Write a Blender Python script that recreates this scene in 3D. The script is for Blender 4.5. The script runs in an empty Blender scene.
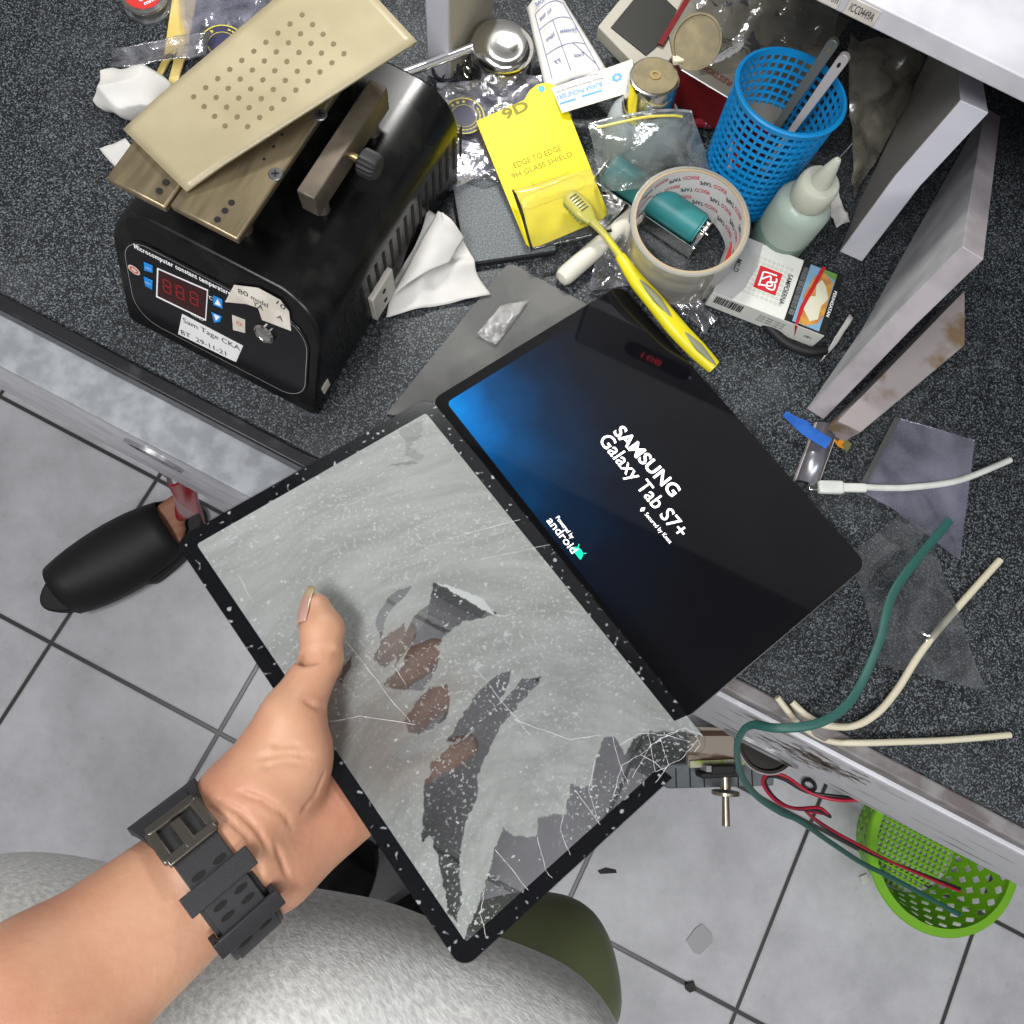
import bpy, math, random
import numpy as np
from mathutils import Vector, Matrix, noise
random.seed(7)
rng = np.random.default_rng(7)
SC = bpy.context.scene
COL = SC.collection

# ------------------------------------------------------------------ camera model
F = 773.0
H = 1.33                      # eye height above the floor
ZD = 0.75                     # desk top
ax = np.array([0.88663876, 0.46155492, -0.02896154])
ay = np.array([0.45681449, -0.86433328, 0.21035328])
az = np.array([0.07205717, -0.19973742, -0.97719636])
R = np.array([ax, ay, az])    # rows: world axes seen from the camera (x right, y down, z forward)
EYE = np.array([0.0, 0.0, H])

def ray(px, py):
    r = R @ np.array([px - 512.0, py - 512.0, F])
    return r
def P(px, py, z=ZD):
    r = ray(px, py); t = (z - H) / r[2]
    return Vector(EYE + r * t)
def D(px, py, h=0.0):
    return P(px, py, ZD + h)
class Frame:
    """a local frame: o origin, x, y, z axes (unit)"""
    def __init__(s, o, x, z=(0, 0, 1)):
        s.o = Vector(o); z = Vector(z).normalized(); x = Vector(x)
        x = (x - z * x.dot(z)).normalized(); y = z.cross(x)
        s.x, s.y, s.z = x, y, z
        s.M = Matrix((x, y, z)).transposed().to_4x4(); s.M.translation = s.o
        s.I = s.M.inverted()
    def pix(s, px, py, h=0.0):       # where the sight line meets local z = h, in local x, y
        r = Vector(ray(px, py)); e = Vector(EYE)
        t = ((s.o + s.z * h - e).dot(s.z)) / r.dot(s.z)
        l = s.I @ (e + r * t)
        return l
    def L(s, v):
        return s.I @ Vector(v)

# ------------------------------------------------------------------ materials
MATS = {}
def S(node, key, val):
    if key in node.inputs: node.inputs[key].default_value = val
def rgb(c):
    return (c[0], c[1], c[2], 1.0)
def srgb(r, g, b):
    f = lambda v: (v / 255 / 12.92) if v / 255 <= 0.04045 else ((v / 255 + 0.055) / 1.055) ** 2.4
    return (f(r), f(g), f(b))
def mat(name, col=(.5, .5, .5), rough=.5, metal=0.0, col2=None, nscale=20, nlo=.4, nhi=.6, bump=0.0, bscale=60,
        emit=None, estr=0, trans=0.0, alpha=1.0, ior=1.45, coat=0.0, sss=0.0, sheen=0.0, detail=4, rvar=0.0, stretch=None, transl=0.0, bdist=.001):
    if name in MATS: return MATS[name]
    m = bpy.data.materials.new(name); m.use_nodes = True; MATS[name] = m
    nt = m.node_tree; N = nt.nodes; Lk = nt.links
    b = N['Principled BSDF']; out = N['Material Output']
    S(b, 'Base Color', rgb(col)); S(b, 'Roughness', rough); S(b, 'Metallic', metal); S(b, 'IOR', ior)
    S(b, 'Transmission Weight', trans); S(b, 'Coat Weight', coat); S(b, 'Alpha', alpha); S(b, 'Coat Roughness', .08)
    if sss: S(b, 'Subsurface Weight', sss); S(b, 'Subsurface Radius', (.008, .003, .002)); S(b, 'Subsurface Scale', 1.0)
    if sheen: S(b, 'Sheen Weight', sheen)
    if emit is not None: S(b, 'Emission Color', rgb(emit)); S(b, 'Emission Strength', estr)
    tc = N.new('ShaderNodeTexCoord'); vec = tc.outputs['Object']
    if stretch:
        mp = N.new('ShaderNodeMapping'); mp.inputs['Scale'].default_value = stretch
        Lk.new(vec, mp.inputs['Vector']); vec = mp.outputs['Vector']
    if col2 is not None:
        n = N.new('ShaderNodeTexNoise'); n.inputs['Scale'].default_value = nscale; n.inputs['Detail'].default_value = detail
        Lk.new(vec, n.inputs['Vector'])
        r = N.new('ShaderNodeValToRGB'); e = r.color_ramp.elements
        e[0].position = nlo; e[0].color = rgb(col); e[1].position = nhi; e[1].color = rgb(col2)
        Lk.new(n.outputs['Fac'], r.inputs['Fac']); Lk.new(r.outputs['Color'], b.inputs['Base Color'])
        if rvar:
            mr = N.new('ShaderNodeMapRange'); mr.inputs['To Min'].default_value = max(0, rough - rvar); mr.inputs['To Max'].default_value = min(1, rough + rvar)
            Lk.new(n.outputs['Fac'], mr.inputs['Value']); Lk.new(mr.outputs['Result'], b.inputs['Roughness'])
    if bump:
        n = N.new('ShaderNodeTexNoise'); n.inputs['Scale'].default_value = bscale; n.inputs['Detail'].default_value = 3
        Lk.new(vec, n.inputs['Vector'])
        bp = N.new('ShaderNodeBump'); bp.inputs['Strength'].default_value = bump; bp.inputs['Distance'].default_value = bdist
        Lk.new(n.outputs['Fac'], bp.inputs['Height']); Lk.new(bp.outputs['Normal'], b.inputs['Normal'])
    if transl:
        t = N.new('ShaderNodeBsdfTranslucent'); t.inputs['Color'].default_value = rgb(col)
        mx = N.new('ShaderNodeMixShader'); mx.inputs[0].default_value = transl
        Lk.new(b.outputs[0], mx.inputs[1]); Lk.new(t.outputs[0], mx.inputs[2]); Lk.new(mx.outputs[0], out.inputs['Surface'])
    return m

def film(name, tint=(1, 1, 1), haze=.08, gloss=.12, rough=.12, hcol=(.8, .82, .85), bscale=60, bump=.6, cut=None):
    """thin clear plastic: mostly see-through, with creased shine and a little haze"""
    if name in MATS: return MATS[name]
    m = bpy.data.materials.new(name); m.use_nodes = True; MATS[name] = m
    N = m.node_tree.nodes; Lk = m.node_tree.links
    out = N['Material Output']; N.remove(N['Principled BSDF'])
    tr = N.new('ShaderNodeBsdfTransparent'); tr.inputs[0].default_value = rgb(tint)
    gl = N.new('ShaderNodeBsdfGlossy'); gl.inputs['Roughness'].default_value = rough
    df = N.new('ShaderNodeBsdfDiffuse'); df.inputs[0].default_value = rgb(hcol)
    tl = N.new('ShaderNodeBsdfTranslucent'); tl.inputs[0].default_value = rgb(hcol)
    tc = N.new('ShaderNodeTexCoord')
    n = N.new('ShaderNodeTexNoise'); n.inputs['Scale'].default_value = bscale; n.inputs['Detail'].default_value = 4
    n.inputs['Distortion'].default_value = .8
    Lk.new(tc.outputs['Object'], n.inputs['Vector'])
    bp = N.new('ShaderNodeBump'); bp.inputs['Strength'].default_value = bump; bp.inputs['Distance'].default_value = .003
    Lk.new(n.outputs['Fac'], bp.inputs['Height'])
    fr = N.new('ShaderNodeFresnel'); fr.inputs['IOR'].default_value = 1.5
    Lk.new(bp.outputs['Normal'], fr.inputs['Normal']); Lk.new(bp.outputs['Normal'], gl.inputs['Normal'])
    ad = N.new('ShaderNodeMath'); ad.operation = 'MULTIPLY_ADD'; ad.inputs[1].default_value = 1.0; ad.inputs[2].default_value = gloss * .3
    Lk.new(fr.outputs[0], ad.inputs[0])
    m0 = N.new('ShaderNodeMixShader'); m0.inputs[0].default_value = .5
    Lk.new(df.outputs[0], m0.inputs[1]); Lk.new(tl.outputs[0], m0.inputs[2])
    rp = N.new('ShaderNodeMapRange'); rp.inputs['From Min'].default_value = .35; rp.inputs['From Max'].default_value = .75
    rp.inputs['To Min'].default_value = haze * .3; rp.inputs['To Max'].default_value = min(1, haze * 1.8)
    Lk.new(n.outputs['Fac'], rp.inputs['Value'])
    m1 = N.new('ShaderNodeMixShader'); Lk.new(rp.outputs[0], m1.inputs[0]); Lk.new(tr.outputs[0], m1.inputs[1]); Lk.new(m0.outputs[0], m1.inputs[2])
    m2 = N.new('ShaderNodeMixShader'); Lk.new(ad.outputs[0], m2.inputs[0]); Lk.new(m1.outputs[0], m2.inputs[1]); Lk.new(gl.outputs[0], m2.inputs[2])
    Lk.new(m2.outputs[0], out.inputs['Surface'])
    return m

# ------------------------------------------------------------------ mesh builder
class MB:
    def __init__(s): s.v = []; s.f = []; s.mi = []
    def add(s, vs, fs, mi=0, M=None):
        b = len(s.v)
        for v in vs:
            v = Vector(v); s.v.append(M @ v if M is not None else v)
        for f in fs: s.f.append([b + i for i in f]); s.mi.append(mi)
        return s
    def box(s, c, d, M=None, mi=0, rot=None):
        x, y, z = d[0] / 2, d[1] / 2, d[2] / 2; c = Vector(c)
        vs = [Vector((i * x, j * y, k * z)) for i in (-1, 1) for j in (-1, 1) for k in (-1, 1)]
        if rot is not None: vs = [rot @ v for v in vs]
        return s.add([c + v for v in vs], [(0, 1, 3, 2), (4, 6, 7, 5), (0, 4, 5, 1), (2, 3, 7, 6), (0, 2, 6, 4), (1, 5, 7, 3)], mi, M)
    def ring(s, c, a, b, ra, rb, n, ph=0):
        return [c + a * (ra * math.cos(ph + 2 * math.pi * i / n)) + b * (rb * math.sin(ph + 2 * math.pi * i / n)) for i in range(n)]
    def loft(s, rings, caps=True, mi=0, closed=False, M=None):
        n = len(rings[0]); vs = [v for r in rings for v in r]; fs = []
        k = len(rings)
        for j in range(k if closed else k - 1):
            q = (j + 1) % k
            for i in range(n):
                i2 = (i + 1) % n
                fs.append((j * n + i, j * n + i2, q * n + i2, q * n + i))
        if caps and not closed:
            fs.append(tuple(reversed(range(n)))); fs.append(tuple((k - 1) * n + i for i in range(n)))
        return s.add(vs, fs, mi, M)
    def cyl(s, p0, p1, r0, r1=None, n=24, mi=0, caps=True):
        p0, p1 = Vector(p0), Vector(p1); r1 = r0 if r1 is None else r1
        d = (p1 - p0).normalized(); a = d.orthogonal().normalized(); b = d.cross(a)
        return s.loft([s.ring(p0, a, b, r0, r0, n), s.ring(p1, a, b, r1, r1, n)], caps, mi)
    def lathe(s, prof, o=(0, 0, 0), d=(0, 0, 1), n=40, mi=0, caps=True, closed=False):
        o = Vector(o); d = Vector(d).normalized(); a = d.orthogonal().normalized(); b = d.cross(a)
        return s.loft([s.ring(o + d * z, a, b, max(r, 1e-5), max(r, 1e-5), n) for r, z in prof], caps, mi, closed)
    def tube(s, pts, r, n=12, mi=0, flat=1.0, up=(0, 0, 1), smooth=6, closed=False):
        pts = [Vector(p) for p in pts]
        rr = r if isinstance(r, (list, tuple)) else [r] * len(pts)
        if smooth > 1 and len(pts) > 2:
            q, q2 = [], []
            for i in range(len(pts) - 1):
                p0 = pts[max(i - 1, 0)]; p1 = pts[i]; p2 = pts[i + 1]; p3 = pts[min(i + 2, len(pts) - 1)]
                for k in range(smooth):
                    t = k / smooth
                    q.append(.5 * ((2 * p1) + (p2 - p0) * t + (2 * p0 - 5 * p1 + 4 * p2 - p3) * t * t + (3 * p1 - p0 - 3 * p2 + p3) * t ** 3))
                    q2.append(rr[i] * (1 - t) + rr[i + 1] * t)
            q.append(pts[-1]); q2.append(rr[-1]); pts, rr = q, q2
        rings = []; up = Vector(up)
        for i, p in enumerate(pts):
            t = (pts[min(i + 1, len(pts) - 1)] - pts[max(i - 1, 0)])
            if t.length < 1e-9: t = Vector((1, 0, 0))
            t.normalize(); a = t.cross(up)
            if a.length < .1: a = t.cross(Vector((1, 0, 0)))
            a.normalize(); b = a.cross(t)
            rings.append(s.ring(p, a, b, rr[i], rr[i] * flat, n))
        return s.loft(rings, True, mi, closed)
    def prism(s, poly, z0, z1, M=None, mi=0, mitop=None):
        n = len(poly)
        vs = [(p[0], p[1], z0) for p in poly] + [(p[0], p[1], z1) for p in poly]
        s.add(vs, [(i, (i + 1) % n, n + (i + 1) % n, n + i) for i in range(n)], mi, M)
        s.add(vs, [tuple(reversed(range(n)))], mi, M)
        s.add(vs, [tuple(range(n, 2 * n))], mi if mitop is None else mitop, M)
        return s
    def disc(s, c, r, n=20, mi=0, a=(1, 0, 0), b=(0, 1, 0), r2=None):
        c = Vector(c); rg = s.ring(c, Vector(a), Vector(b), r, r2 or r, n)
        return s.add(rg, [tuple(range(n))], mi)
    def quad(s, a, b, c, d, mi=0): return s.add([a, b, c, d], [(0, 1, 2, 3)], mi)
    def grid(s, fn, nu, nv, mi=0):
        vs = [fn(i / nu, j / nv) for i in range(nu + 1) for j in range(nv + 1)]
        fs = [(i * (nv + 1) + j, (i + 1) * (nv + 1) + j, (i + 1) * (nv + 1) + j + 1, i * (nv + 1) + j + 1) for i in range(nu) for j in range(nv)]
        return s.add(vs, fs, mi)
    def build(s, name, mats, parent=None, smooth=True, bevel=0, seg=2, solid=0, sub=0, angle=35, world=False, soff=0):
        me = bpy.data.meshes.new(name)
        vs = s.v
        if parent is not None and world:
            I = parent.matrix_world.inverted(); vs = [I @ v for v in vs]
        me.from_pydata([tuple(v) for v in vs], [], s.f)
        if not isinstance(mats, (list, tuple)): mats = [mats]
        for m in mats: me.materials.append(m)
        me.polygons.foreach_set('material_index', s.mi)
        me.update()
        import bmesh
        bm = bmesh.new(); bm.from_mesh(me); bmesh.ops.remove_doubles(bm, verts=bm.verts, dist=1e-6)
        bmesh.ops.recalc_face_normals(bm, faces=bm.faces)
        ca = math.radians(angle)
        for e in bm.edges: e.smooth = not (len(e.link_faces) == 2 and e.calc_face_angle(0) > ca)
        for f in bm.faces: f.smooth = smooth
        bm.to_mesh(me); bm.free()
        o = bpy.data.objects.new(name, me); COL.objects.link(o)
        if parent is not None: o.parent = parent
        if solid:
            md = o.modifiers.new('s', 'SOLIDIFY'); md.thickness = solid; md.offset = soff
        if bevel:
            md = o.modifiers.new('b', 'BEVEL'); md.width = bevel; md.segments = seg; md.limit_method = 'ANGLE'; md.angle_limit = math.radians(30)
            md.harden_normals = False
        if sub:
            md = o.modifiers.new('d', 'SUBSURF'); md.levels = sub; md.render_levels = sub
        return o

def tag(o, label=None, cat=None, group=None, kind=None):
    if label: o['label'] = label
    if cat: o['category'] = cat
    if group: o['group'] = group
    if kind: o['kind'] = kind
    return o
def thing(name, label, cat, fr=None, group=None):
    o = bpy.data.objects.new(name, None); COL.objects.link(o); o.empty_display_size = .01
    if fr is not None: o.matrix_world = fr.M
    bpy.context.view_layer.update()
    return tag(o, label, cat, group)
def copy_tree(o, parent=None):
    c = o.copy(); COL.objects.link(c); c.parent = parent
    for ch in list(o.children): copy_tree(ch, c)
    return c

def text(name, body, m, parent, o, x, y, size, width=None, bold=0.0, ext=.00008, world=False, spacing=1.0):
    """lettering as a thin mesh: o centre, x reading direction, y up direction, size = letter height"""
    cu = bpy.data.curves.new('t', 'FONT'); cu.body = body; cu.size = 1; cu.align_x = 'CENTER'; cu.align_y = 'CENTER'
    cu.offset = bold; cu.space_character = spacing; cu.resolution_u = 3
    t = bpy.data.objects.new('t', cu); COL.objects.link(t)
    dg = bpy.context.evaluated_depsgraph_get(); me = bpy.data.meshes.new_from_object(t.evaluated_get(dg))
    bpy.data.objects.remove(t); bpy.data.curves.remove(cu)
    n = len(me.vertices); co = np.empty(n * 3); me.vertices.foreach_get('co', co); co = co.reshape(-1, 3)
    w = np.ptp(co[:, 0]); h = .70
    mid = (co[:, 0].max() + co[:, 0].min()) / 2
    sy = size / h; sx = (width / w) if width else sy
    x = Vector(x).normalized(); y = Vector(y); y = (y - x * y.dot(x)).normalized(); z = x.cross(y); o = Vector(o)
    X, Y, Z, O = map(np.array, (x, y, z, o))
    out = O + np.outer((co[:, 0] - mid) * sx, X) + np.outer(co[:, 1] * sy, Y) + Z * ext
    if world and parent is not None:
        I = np.array(parent.matrix_world.inverted()); out = out @ I[:3, :3].T + I[:3, 3]
    me.vertices.foreach_set('co', out.astype(np.float32).ravel()); me.update()
    me.materials.clear(); me.materials.append(m); me.name = name
    ob = bpy.data.objects.new(name, me); COL.objects.link(ob)
    if parent is not None: ob.parent = parent
    return ob

# ------------------------------------------------------------------ smooth bodies from distance fields
import openvdb as vdb
def sdf_mesh(name, prims, vox, m, parent=None, k=.006, lo=None, hi=None, disp=None, keep=None):
    """prims: ('cap',p0,p1,r0,r1[,k]) or ('ell',c,(rx,ry,rz),rot3[,k]); blended into one skin"""
    pts = []
    for p in prims:
        if p[0] == 'cap':
            for q, r in ((p[1], p[3]), (p[2], p[4])):
                pts += [Vector(q) - Vector((r,) * 3), Vector(q) + Vector((r,) * 3)]
        else:
            r = max(p[2]); pts += [Vector(p[1]) - Vector((r,) * 3), Vector(p[1]) + Vector((r,) * 3)]
    lo = np.min(np.array(pts), 0) - .008; hi = np.max(np.array(pts), 0) + .008
    n = np.ceil((hi - lo) / vox).astype(int) + 1
    g = np.stack(np.meshgrid(*[lo[i] + vox * np.arange(n[i]) for i in range(3)], indexing='ij'), -1).astype(np.float32)
    d = None
    for p in prims:
        kk = k
        if p[0] == 'cap':
            a, b = np.array(p[1], np.float32), np.array(p[2], np.float32)
            if len(p) > 5: kk = p[5]
            ab = b - a; t = np.clip(((g - a) @ ab) / max(ab @ ab, 1e-12), 0, 1)
            q = np.linalg.norm(g - a - t[..., None] * ab, axis=-1) - (p[3] + (p[4] - p[3]) * t)
        else:
            c = np.array(p[1], np.float32); rr = np.array(p[2], np.float32); Rm = np.array(p[3], np.float32)
            if len(p) > 4: kk = p[4]
            l = (g - c) @ Rm.T
            k0 = np.linalg.norm(l / rr, axis=-1); k1 = np.linalg.norm(l / (rr * rr), axis=-1)
            q = k0 * (k0 - 1) / np.maximum(k1, 1e-6)
        if d is None: d = q
        elif kk < 0:                      # carve a soft groove instead of joining
            kk = -kk; h = np.clip(.5 - .5 * (d + q) / kk, 0, 1); d = d * (1 - h) - q * h + kk * h * (1 - h)
        else:
            h = np.clip(.5 + .5 * (q - d) / kk, 0, 1); d = q * (1 - h) + d * h - kk * h * (1 - h)
    if disp is not None: d = d + disp(g)
    gr = vdb.FloatGrid(background=float(vox * 4)); gr.copyFromArray(np.clip(d, -vox * 4, vox * 4).astype(np.float32))
    gr.transform = vdb.createLinearTransform(voxelSize=1.0)
    V, T, Q = gr.convertToPolygons(isovalue=0.0, adaptivity=0.0)
    V = lo + V * vox
    if parent is not None:
        I = np.array(parent.matrix_world.inverted()); V = V @ I[:3, :3].T + I[:3, 3]
    me = bpy.data.meshes.new(name)
    me.from_pydata(V.tolist(), [], [list(map(int, reversed(q))) for q in Q] + [list(map(int, reversed(t))) for t in T])
    me.materials.append(m); me.polygons.foreach_set('use_smooth', [True] * len(me.polygons)); me.update()
    o = bpy.data.objects.new(name, me); COL.objects.link(o)
    if parent is not None: o.parent = parent
    return o
def sdf_at(prims, q, k):
    d = None; q = np.array(q, float)
    for p in prims:
        kk = k
        a, b = np.array(p[1]), np.array(p[2])
        if len(p) > 5: kk = p[5]
        ab = b - a; t = min(1, max(0, (q - a) @ ab / max(ab @ ab, 1e-12)))
        e = np.linalg.norm(q - a - t * ab) - (p[3] + (p[4] - p[3]) * t)
        if d is None: d = e
        elif kk > 0:
            h = min(1, max(0, .5 + .5 * (e - d) / kk)); d = e * (1 - h) + d * h - kk * h * (1 - h)
    return d
def skin_hit(prims, px, py, k):          # first point of the body on a sight line
    r = Vector(ray(px, py)).normalized(); t = .2; e = Vector(EYE)
    for i in range(90):
        d = sdf_at(prims, e + r * t, k)
        if d < .0002: return e + r * t
        t += max(d * .8, .0003)
        if t > .8: return None
I3 = np.eye(3)
def basis(x, z):                    # rotation rows for an ellipsoid: local x, y, z
    z = Vector(z).normalized(); x = Vector(x); x = (x - z * x.dot(z)).normalized()
    return np.array([x, z.cross(x), z])

# ================================================================== SETTING
def speckle(name, base, dots, scale=900, lo=.50, hi=.62, rough=.35, big=None):
    m = mat(name, base, rough)
    N = m.node_tree.nodes; Lk = m.node_tree.links; b = N['Principled BSDF']
    tc = [n for n in N if n.type == 'TEX_COORD'][0]
    n = N.new('ShaderNodeTexNoise'); n.inputs['Scale'].default_value = scale; n.inputs['Detail'].default_value = 2
    Lk.new(tc.outputs['Object'], n.inputs['Vector'])
    r = N.new('ShaderNodeValToRGB'); e = r.color_ramp.elements
    e[0].position = lo; e[0].color = rgb(base); e[1].position = hi; e[1].color = rgb(dots)
    Lk.new(n.outputs['Fac'], r.inputs['Fac'])
    # smudges of pale dust
    n2 = N.new('ShaderNodeTexNoise'); n2.inputs['Scale'].default_value = 14; n2.inputs['Detail'].default_value = 6; n2.inputs['Roughness'].default_value = .7
    Lk.new(tc.outputs['Object'], n2.inputs['Vector'])
    r2 = N.new('ShaderNodeMapRange'); r2.inputs['From Min'].default_value = .50; r2.inputs['From Max'].default_value = .8
    r2.inputs['To Min'].default_value = 0; r2.inputs['To Max'].default_value = .35 if big is None else big
    Lk.new(n2.outputs['Fac'], r2.inputs['Value'])
    mx = N.new('ShaderNodeMixRGB'); mx.inputs['Color2'].default_value = rgb((.22, .23, .24))
    Lk.new(r2.outputs[0], mx.inputs['Fac']); Lk.new(r.outputs['Color'], mx.inputs['Color1']); Lk.new(mx.outputs[0], b.inputs['Base Color'])
    mr = N.new('ShaderNodeMapRange'); mr.inputs['To Min'].default_value = rough - .1; mr.inputs['To Max'].default_value = rough + .25
    Lk.new(n.outputs['Fac'], mr.inputs['Value']); Lk.new(mr.outputs[0], b.inputs['Roughness'])
    return m
M_desk = speckle('speckled_laminate', (.005, .006, .007), (.15, .172, .19), 820, .50, .70, .40, .16)

def tiles():
    m = bpy.data.materials.new('floor_tiles'); m.use_nodes = True
    N = m.node_tree.nodes; Lk = m.node_tree.links; b = N['Principled BSDF']
    tc = N.new('ShaderNodeTexCoord'); mp = N.new('ShaderNodeMapping')
    T = .3125
    mp.inputs['Location'].default_value = (-.02 / T, .263 / T, 0); mp.inputs['Scale'].default_value = (1 / T, 1 / T, 1)
    Lk.new(tc.outputs['Object'], mp.inputs['Vector'])
    sp = N.new('ShaderNodeSeparateXYZ'); Lk.new(mp.outputs[0], sp.inputs[0])
    def edge(ch):
        f = N.new('ShaderNodeMath'); f.operation = 'FRACT'; Lk.new(sp.outputs[ch], f.inputs[0])
        a = N.new('ShaderNodeMath'); a.operation = 'SUBTRACT'; a.inputs[1].default_value = .5; Lk.new(f.outputs[0], a.inputs[0])
        c = N.new('ShaderNodeMath'); c.operation = 'ABSOLUTE'; Lk.new(a.outputs[0], c.inputs[0])
        return c
    ea, eb = edge(0), edge(1)
    mxm = N.new('ShaderNodeMath'); mxm.operation = 'MAXIMUM'; Lk.new(ea.outputs[0], mxm.inputs[0]); Lk.new(eb.outputs[0], mxm.inputs[1])
    gr = N.new('ShaderNodeMapRange'); gr.inputs['From Min'].default_value = .487; gr.inputs['From Max'].default_value = .492
    Lk.new(mxm.outputs[0], gr.inputs['Value'])
    halo = N.new('ShaderNodeMapRange'); halo.inputs['From Min'].default_value = .478; halo.inputs['From Max'].default_value = .489
    halo.inputs['To Max'].default_value = .35; Lk.new(mxm.outputs[0], halo.inputs['Value'])
    n = N.new('ShaderNodeTexNoise'); n.inputs['Scale'].default_value = 9; n.inputs['Detail'].default_value = 8; n.inputs['Roughness'].default_value = .7
    Lk.new(tc.outputs['Object'], n.inputs['Vector'])
    r = N.new('ShaderNodeValToRGB'); e = r.color_ramp.elements
    e[0].position = .35; e[0].color = rgb((.40, .40, .42)); e[1].position = .62; e[1].color = rgb((.53, .53, .555))
    Lk.new(n.outputs['Fac'], r.inputs['Fac'])
    n2 = N.new('ShaderNodeTexNoise'); n2.inputs['Scale'].default_value = 70; n2.inputs['Detail'].default_value = 6; n2.inputs['Roughness'].default_value = .8
    Lk.new(tc.outputs['Object'], n2.inputs['Vector'])
    d = N.new('ShaderNodeMapRange'); d.inputs['From Min'].default_value = .60; d.inputs['From Max'].default_value = .74; d.inputs['To Max'].default_value = .55
    Lk.new(n2.outputs['Fac'], d.inputs['Value'])
    m1 = N.new('ShaderNodeMixRGB'); m1.inputs['Color2'].default_value = rgb((.10, .085, .075))
    Lk.new(d.outputs[0], m1.inputs['Fac']); Lk.new(r.outputs[0], m1.inputs['Color1'])
    mh = N.new('ShaderNodeMixRGB'); mh.inputs['Color2'].default_value = rgb((.25, .24, .24))
    Lk.new(halo.outputs[0], mh.inputs['Fac']); Lk.new(m1.outputs[0], mh.inputs['Color1'])
    m2 = N.new('ShaderNodeMixRGB'); m2.inputs['Color2'].default_value = rgb((.035, .035, .035))
    Lk.new(gr.outputs[0], m2.inputs['Fac']); Lk.new(mh.outputs[0], m2.inputs['Color1']); Lk.new(m2.outputs[0], b.inputs['Base Color'])
    S(b, 'Roughness', .32)
    iv = N.new('ShaderNodeMath'); iv.operation = 'SUBTRACT'; iv.inputs[0].default_value = 1; Lk.new(gr.outputs[0], iv.inputs[1])
    bp = N.new('ShaderNodeBump'); bp.inputs['Strength'].default_value = .5; bp.inputs['Distance'].default_value = .002
    Lk.new(iv.outputs[0], bp.inputs['Height']); Lk.new(bp.outputs[0], b.inputs['Normal'])
    return m
M_tile = tiles()
M_wall = mat('painted_wall', (.42, .42, .42), .7, col2=(.5, .5, .5), nscale=3)
M_ceil = mat('ceiling_paint', (.3, .3, .3), .8)
def struct(o): return tag(o, kind='structure')
RX0, RX1, RY0, RY1, RZ = -1.7, 1.9, -1.9, 1.25, 2.6
struct(MB().box(((RX0 + RX1) / 2, (RY0 + RY1) / 2, -.025), (RX1 - RX0, RY1 - RY0, .05)).build('floor', M_tile))
struct(MB().box(((RX0 + RX1) / 2, (RY0 + RY1) / 2, RZ + .03), (RX1 - RX0, RY1 - RY0, .06)).build('ceiling', M_ceil))
struct(MB().box(((RX0 + RX1) / 2, RY1 + .03, RZ / 2), (RX1 - RX0, .06, RZ)).build('wall_back', M_wall))
struct(MB().box(((RX0 + RX1) / 2, RY0 - .03, RZ / 2), (RX1 - RX0, .06, RZ)).build('wall_front', M_wall))
struct(MB().box((RX0 - .03, (RY0 + RY1) / 2, RZ / 2), (.06, RY1 - RY0, RZ)).build('wall_left', M_wall))
struct(MB().box((RX1 + .03, (RY0 + RY1) / 2, RZ / 2), (.06, RY1 - RY0, RZ)).build('wall_right', M_wall))

# ------------------------------------------------------------------ the desk
M_blackedge = mat('black_edge_band', (.012, .012, .014), .35, col2=(.05, .05, .055), nscale=60, nlo=.55, nhi=.8)
M_white = mat('grubby_white_laminate', (.42, .42, .45), .42, col2=(.60, .60, .64), nscale=18, nlo=.3, nhi=.6, detail=8)
M_galv = mat('mottled_grey_panel', (.25, .265, .285), .4, col2=(.36, .38, .405), nscale=60, nlo=.4, nhi=.62, detail=6)
M_dark = mat('dark_gap_wood', (.03, .028, .026), .7)
M_brownish = mat('worn_grey_edge', (.20, .19, .19), .45, col2=(.12, .10, .10), nscale=40)
fr = Frame((0, .30, ZD - .03), (1, 0, 0))
desk = thing('desk', 'long workbench topped with black speckled laminate, with white drawer panels below', 'desk', fr)
DX0, DX1, DY0, DY1 = -.95, 1.15, .092, 1.0
MB().box(((DX0 + DX1) / 2, (DY0 + DY1) / 2, ZD - .011), (DX1 - DX0, DY1 - DY0, .022)).build('desktop', M_desk, desk, bevel=.002, world=True)
MB().box(((DX0 - .02) / 2, DY0 - .006, ZD - .0135), (-.02 - DX0, .012, .026)).build('edge_band', M_blackedge, desk, bevel=.002, world=True)
MB().box(((DX1 - .02) / 2, DY0 - .006, ZD - .0135), (DX1 + .02, .012, .026)).build('edge_band', M_brownish, desk, bevel=.002, world=True)
# legs and side panels that carry the top
for x in (DX0 + .02, .02, DX1 - .02):
    MB().box((x, .56, (ZD - .03) / 2), (.022, .80, ZD - .032)).build('side_panel', M_white, desk, bevel=.001, world=True)

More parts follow.
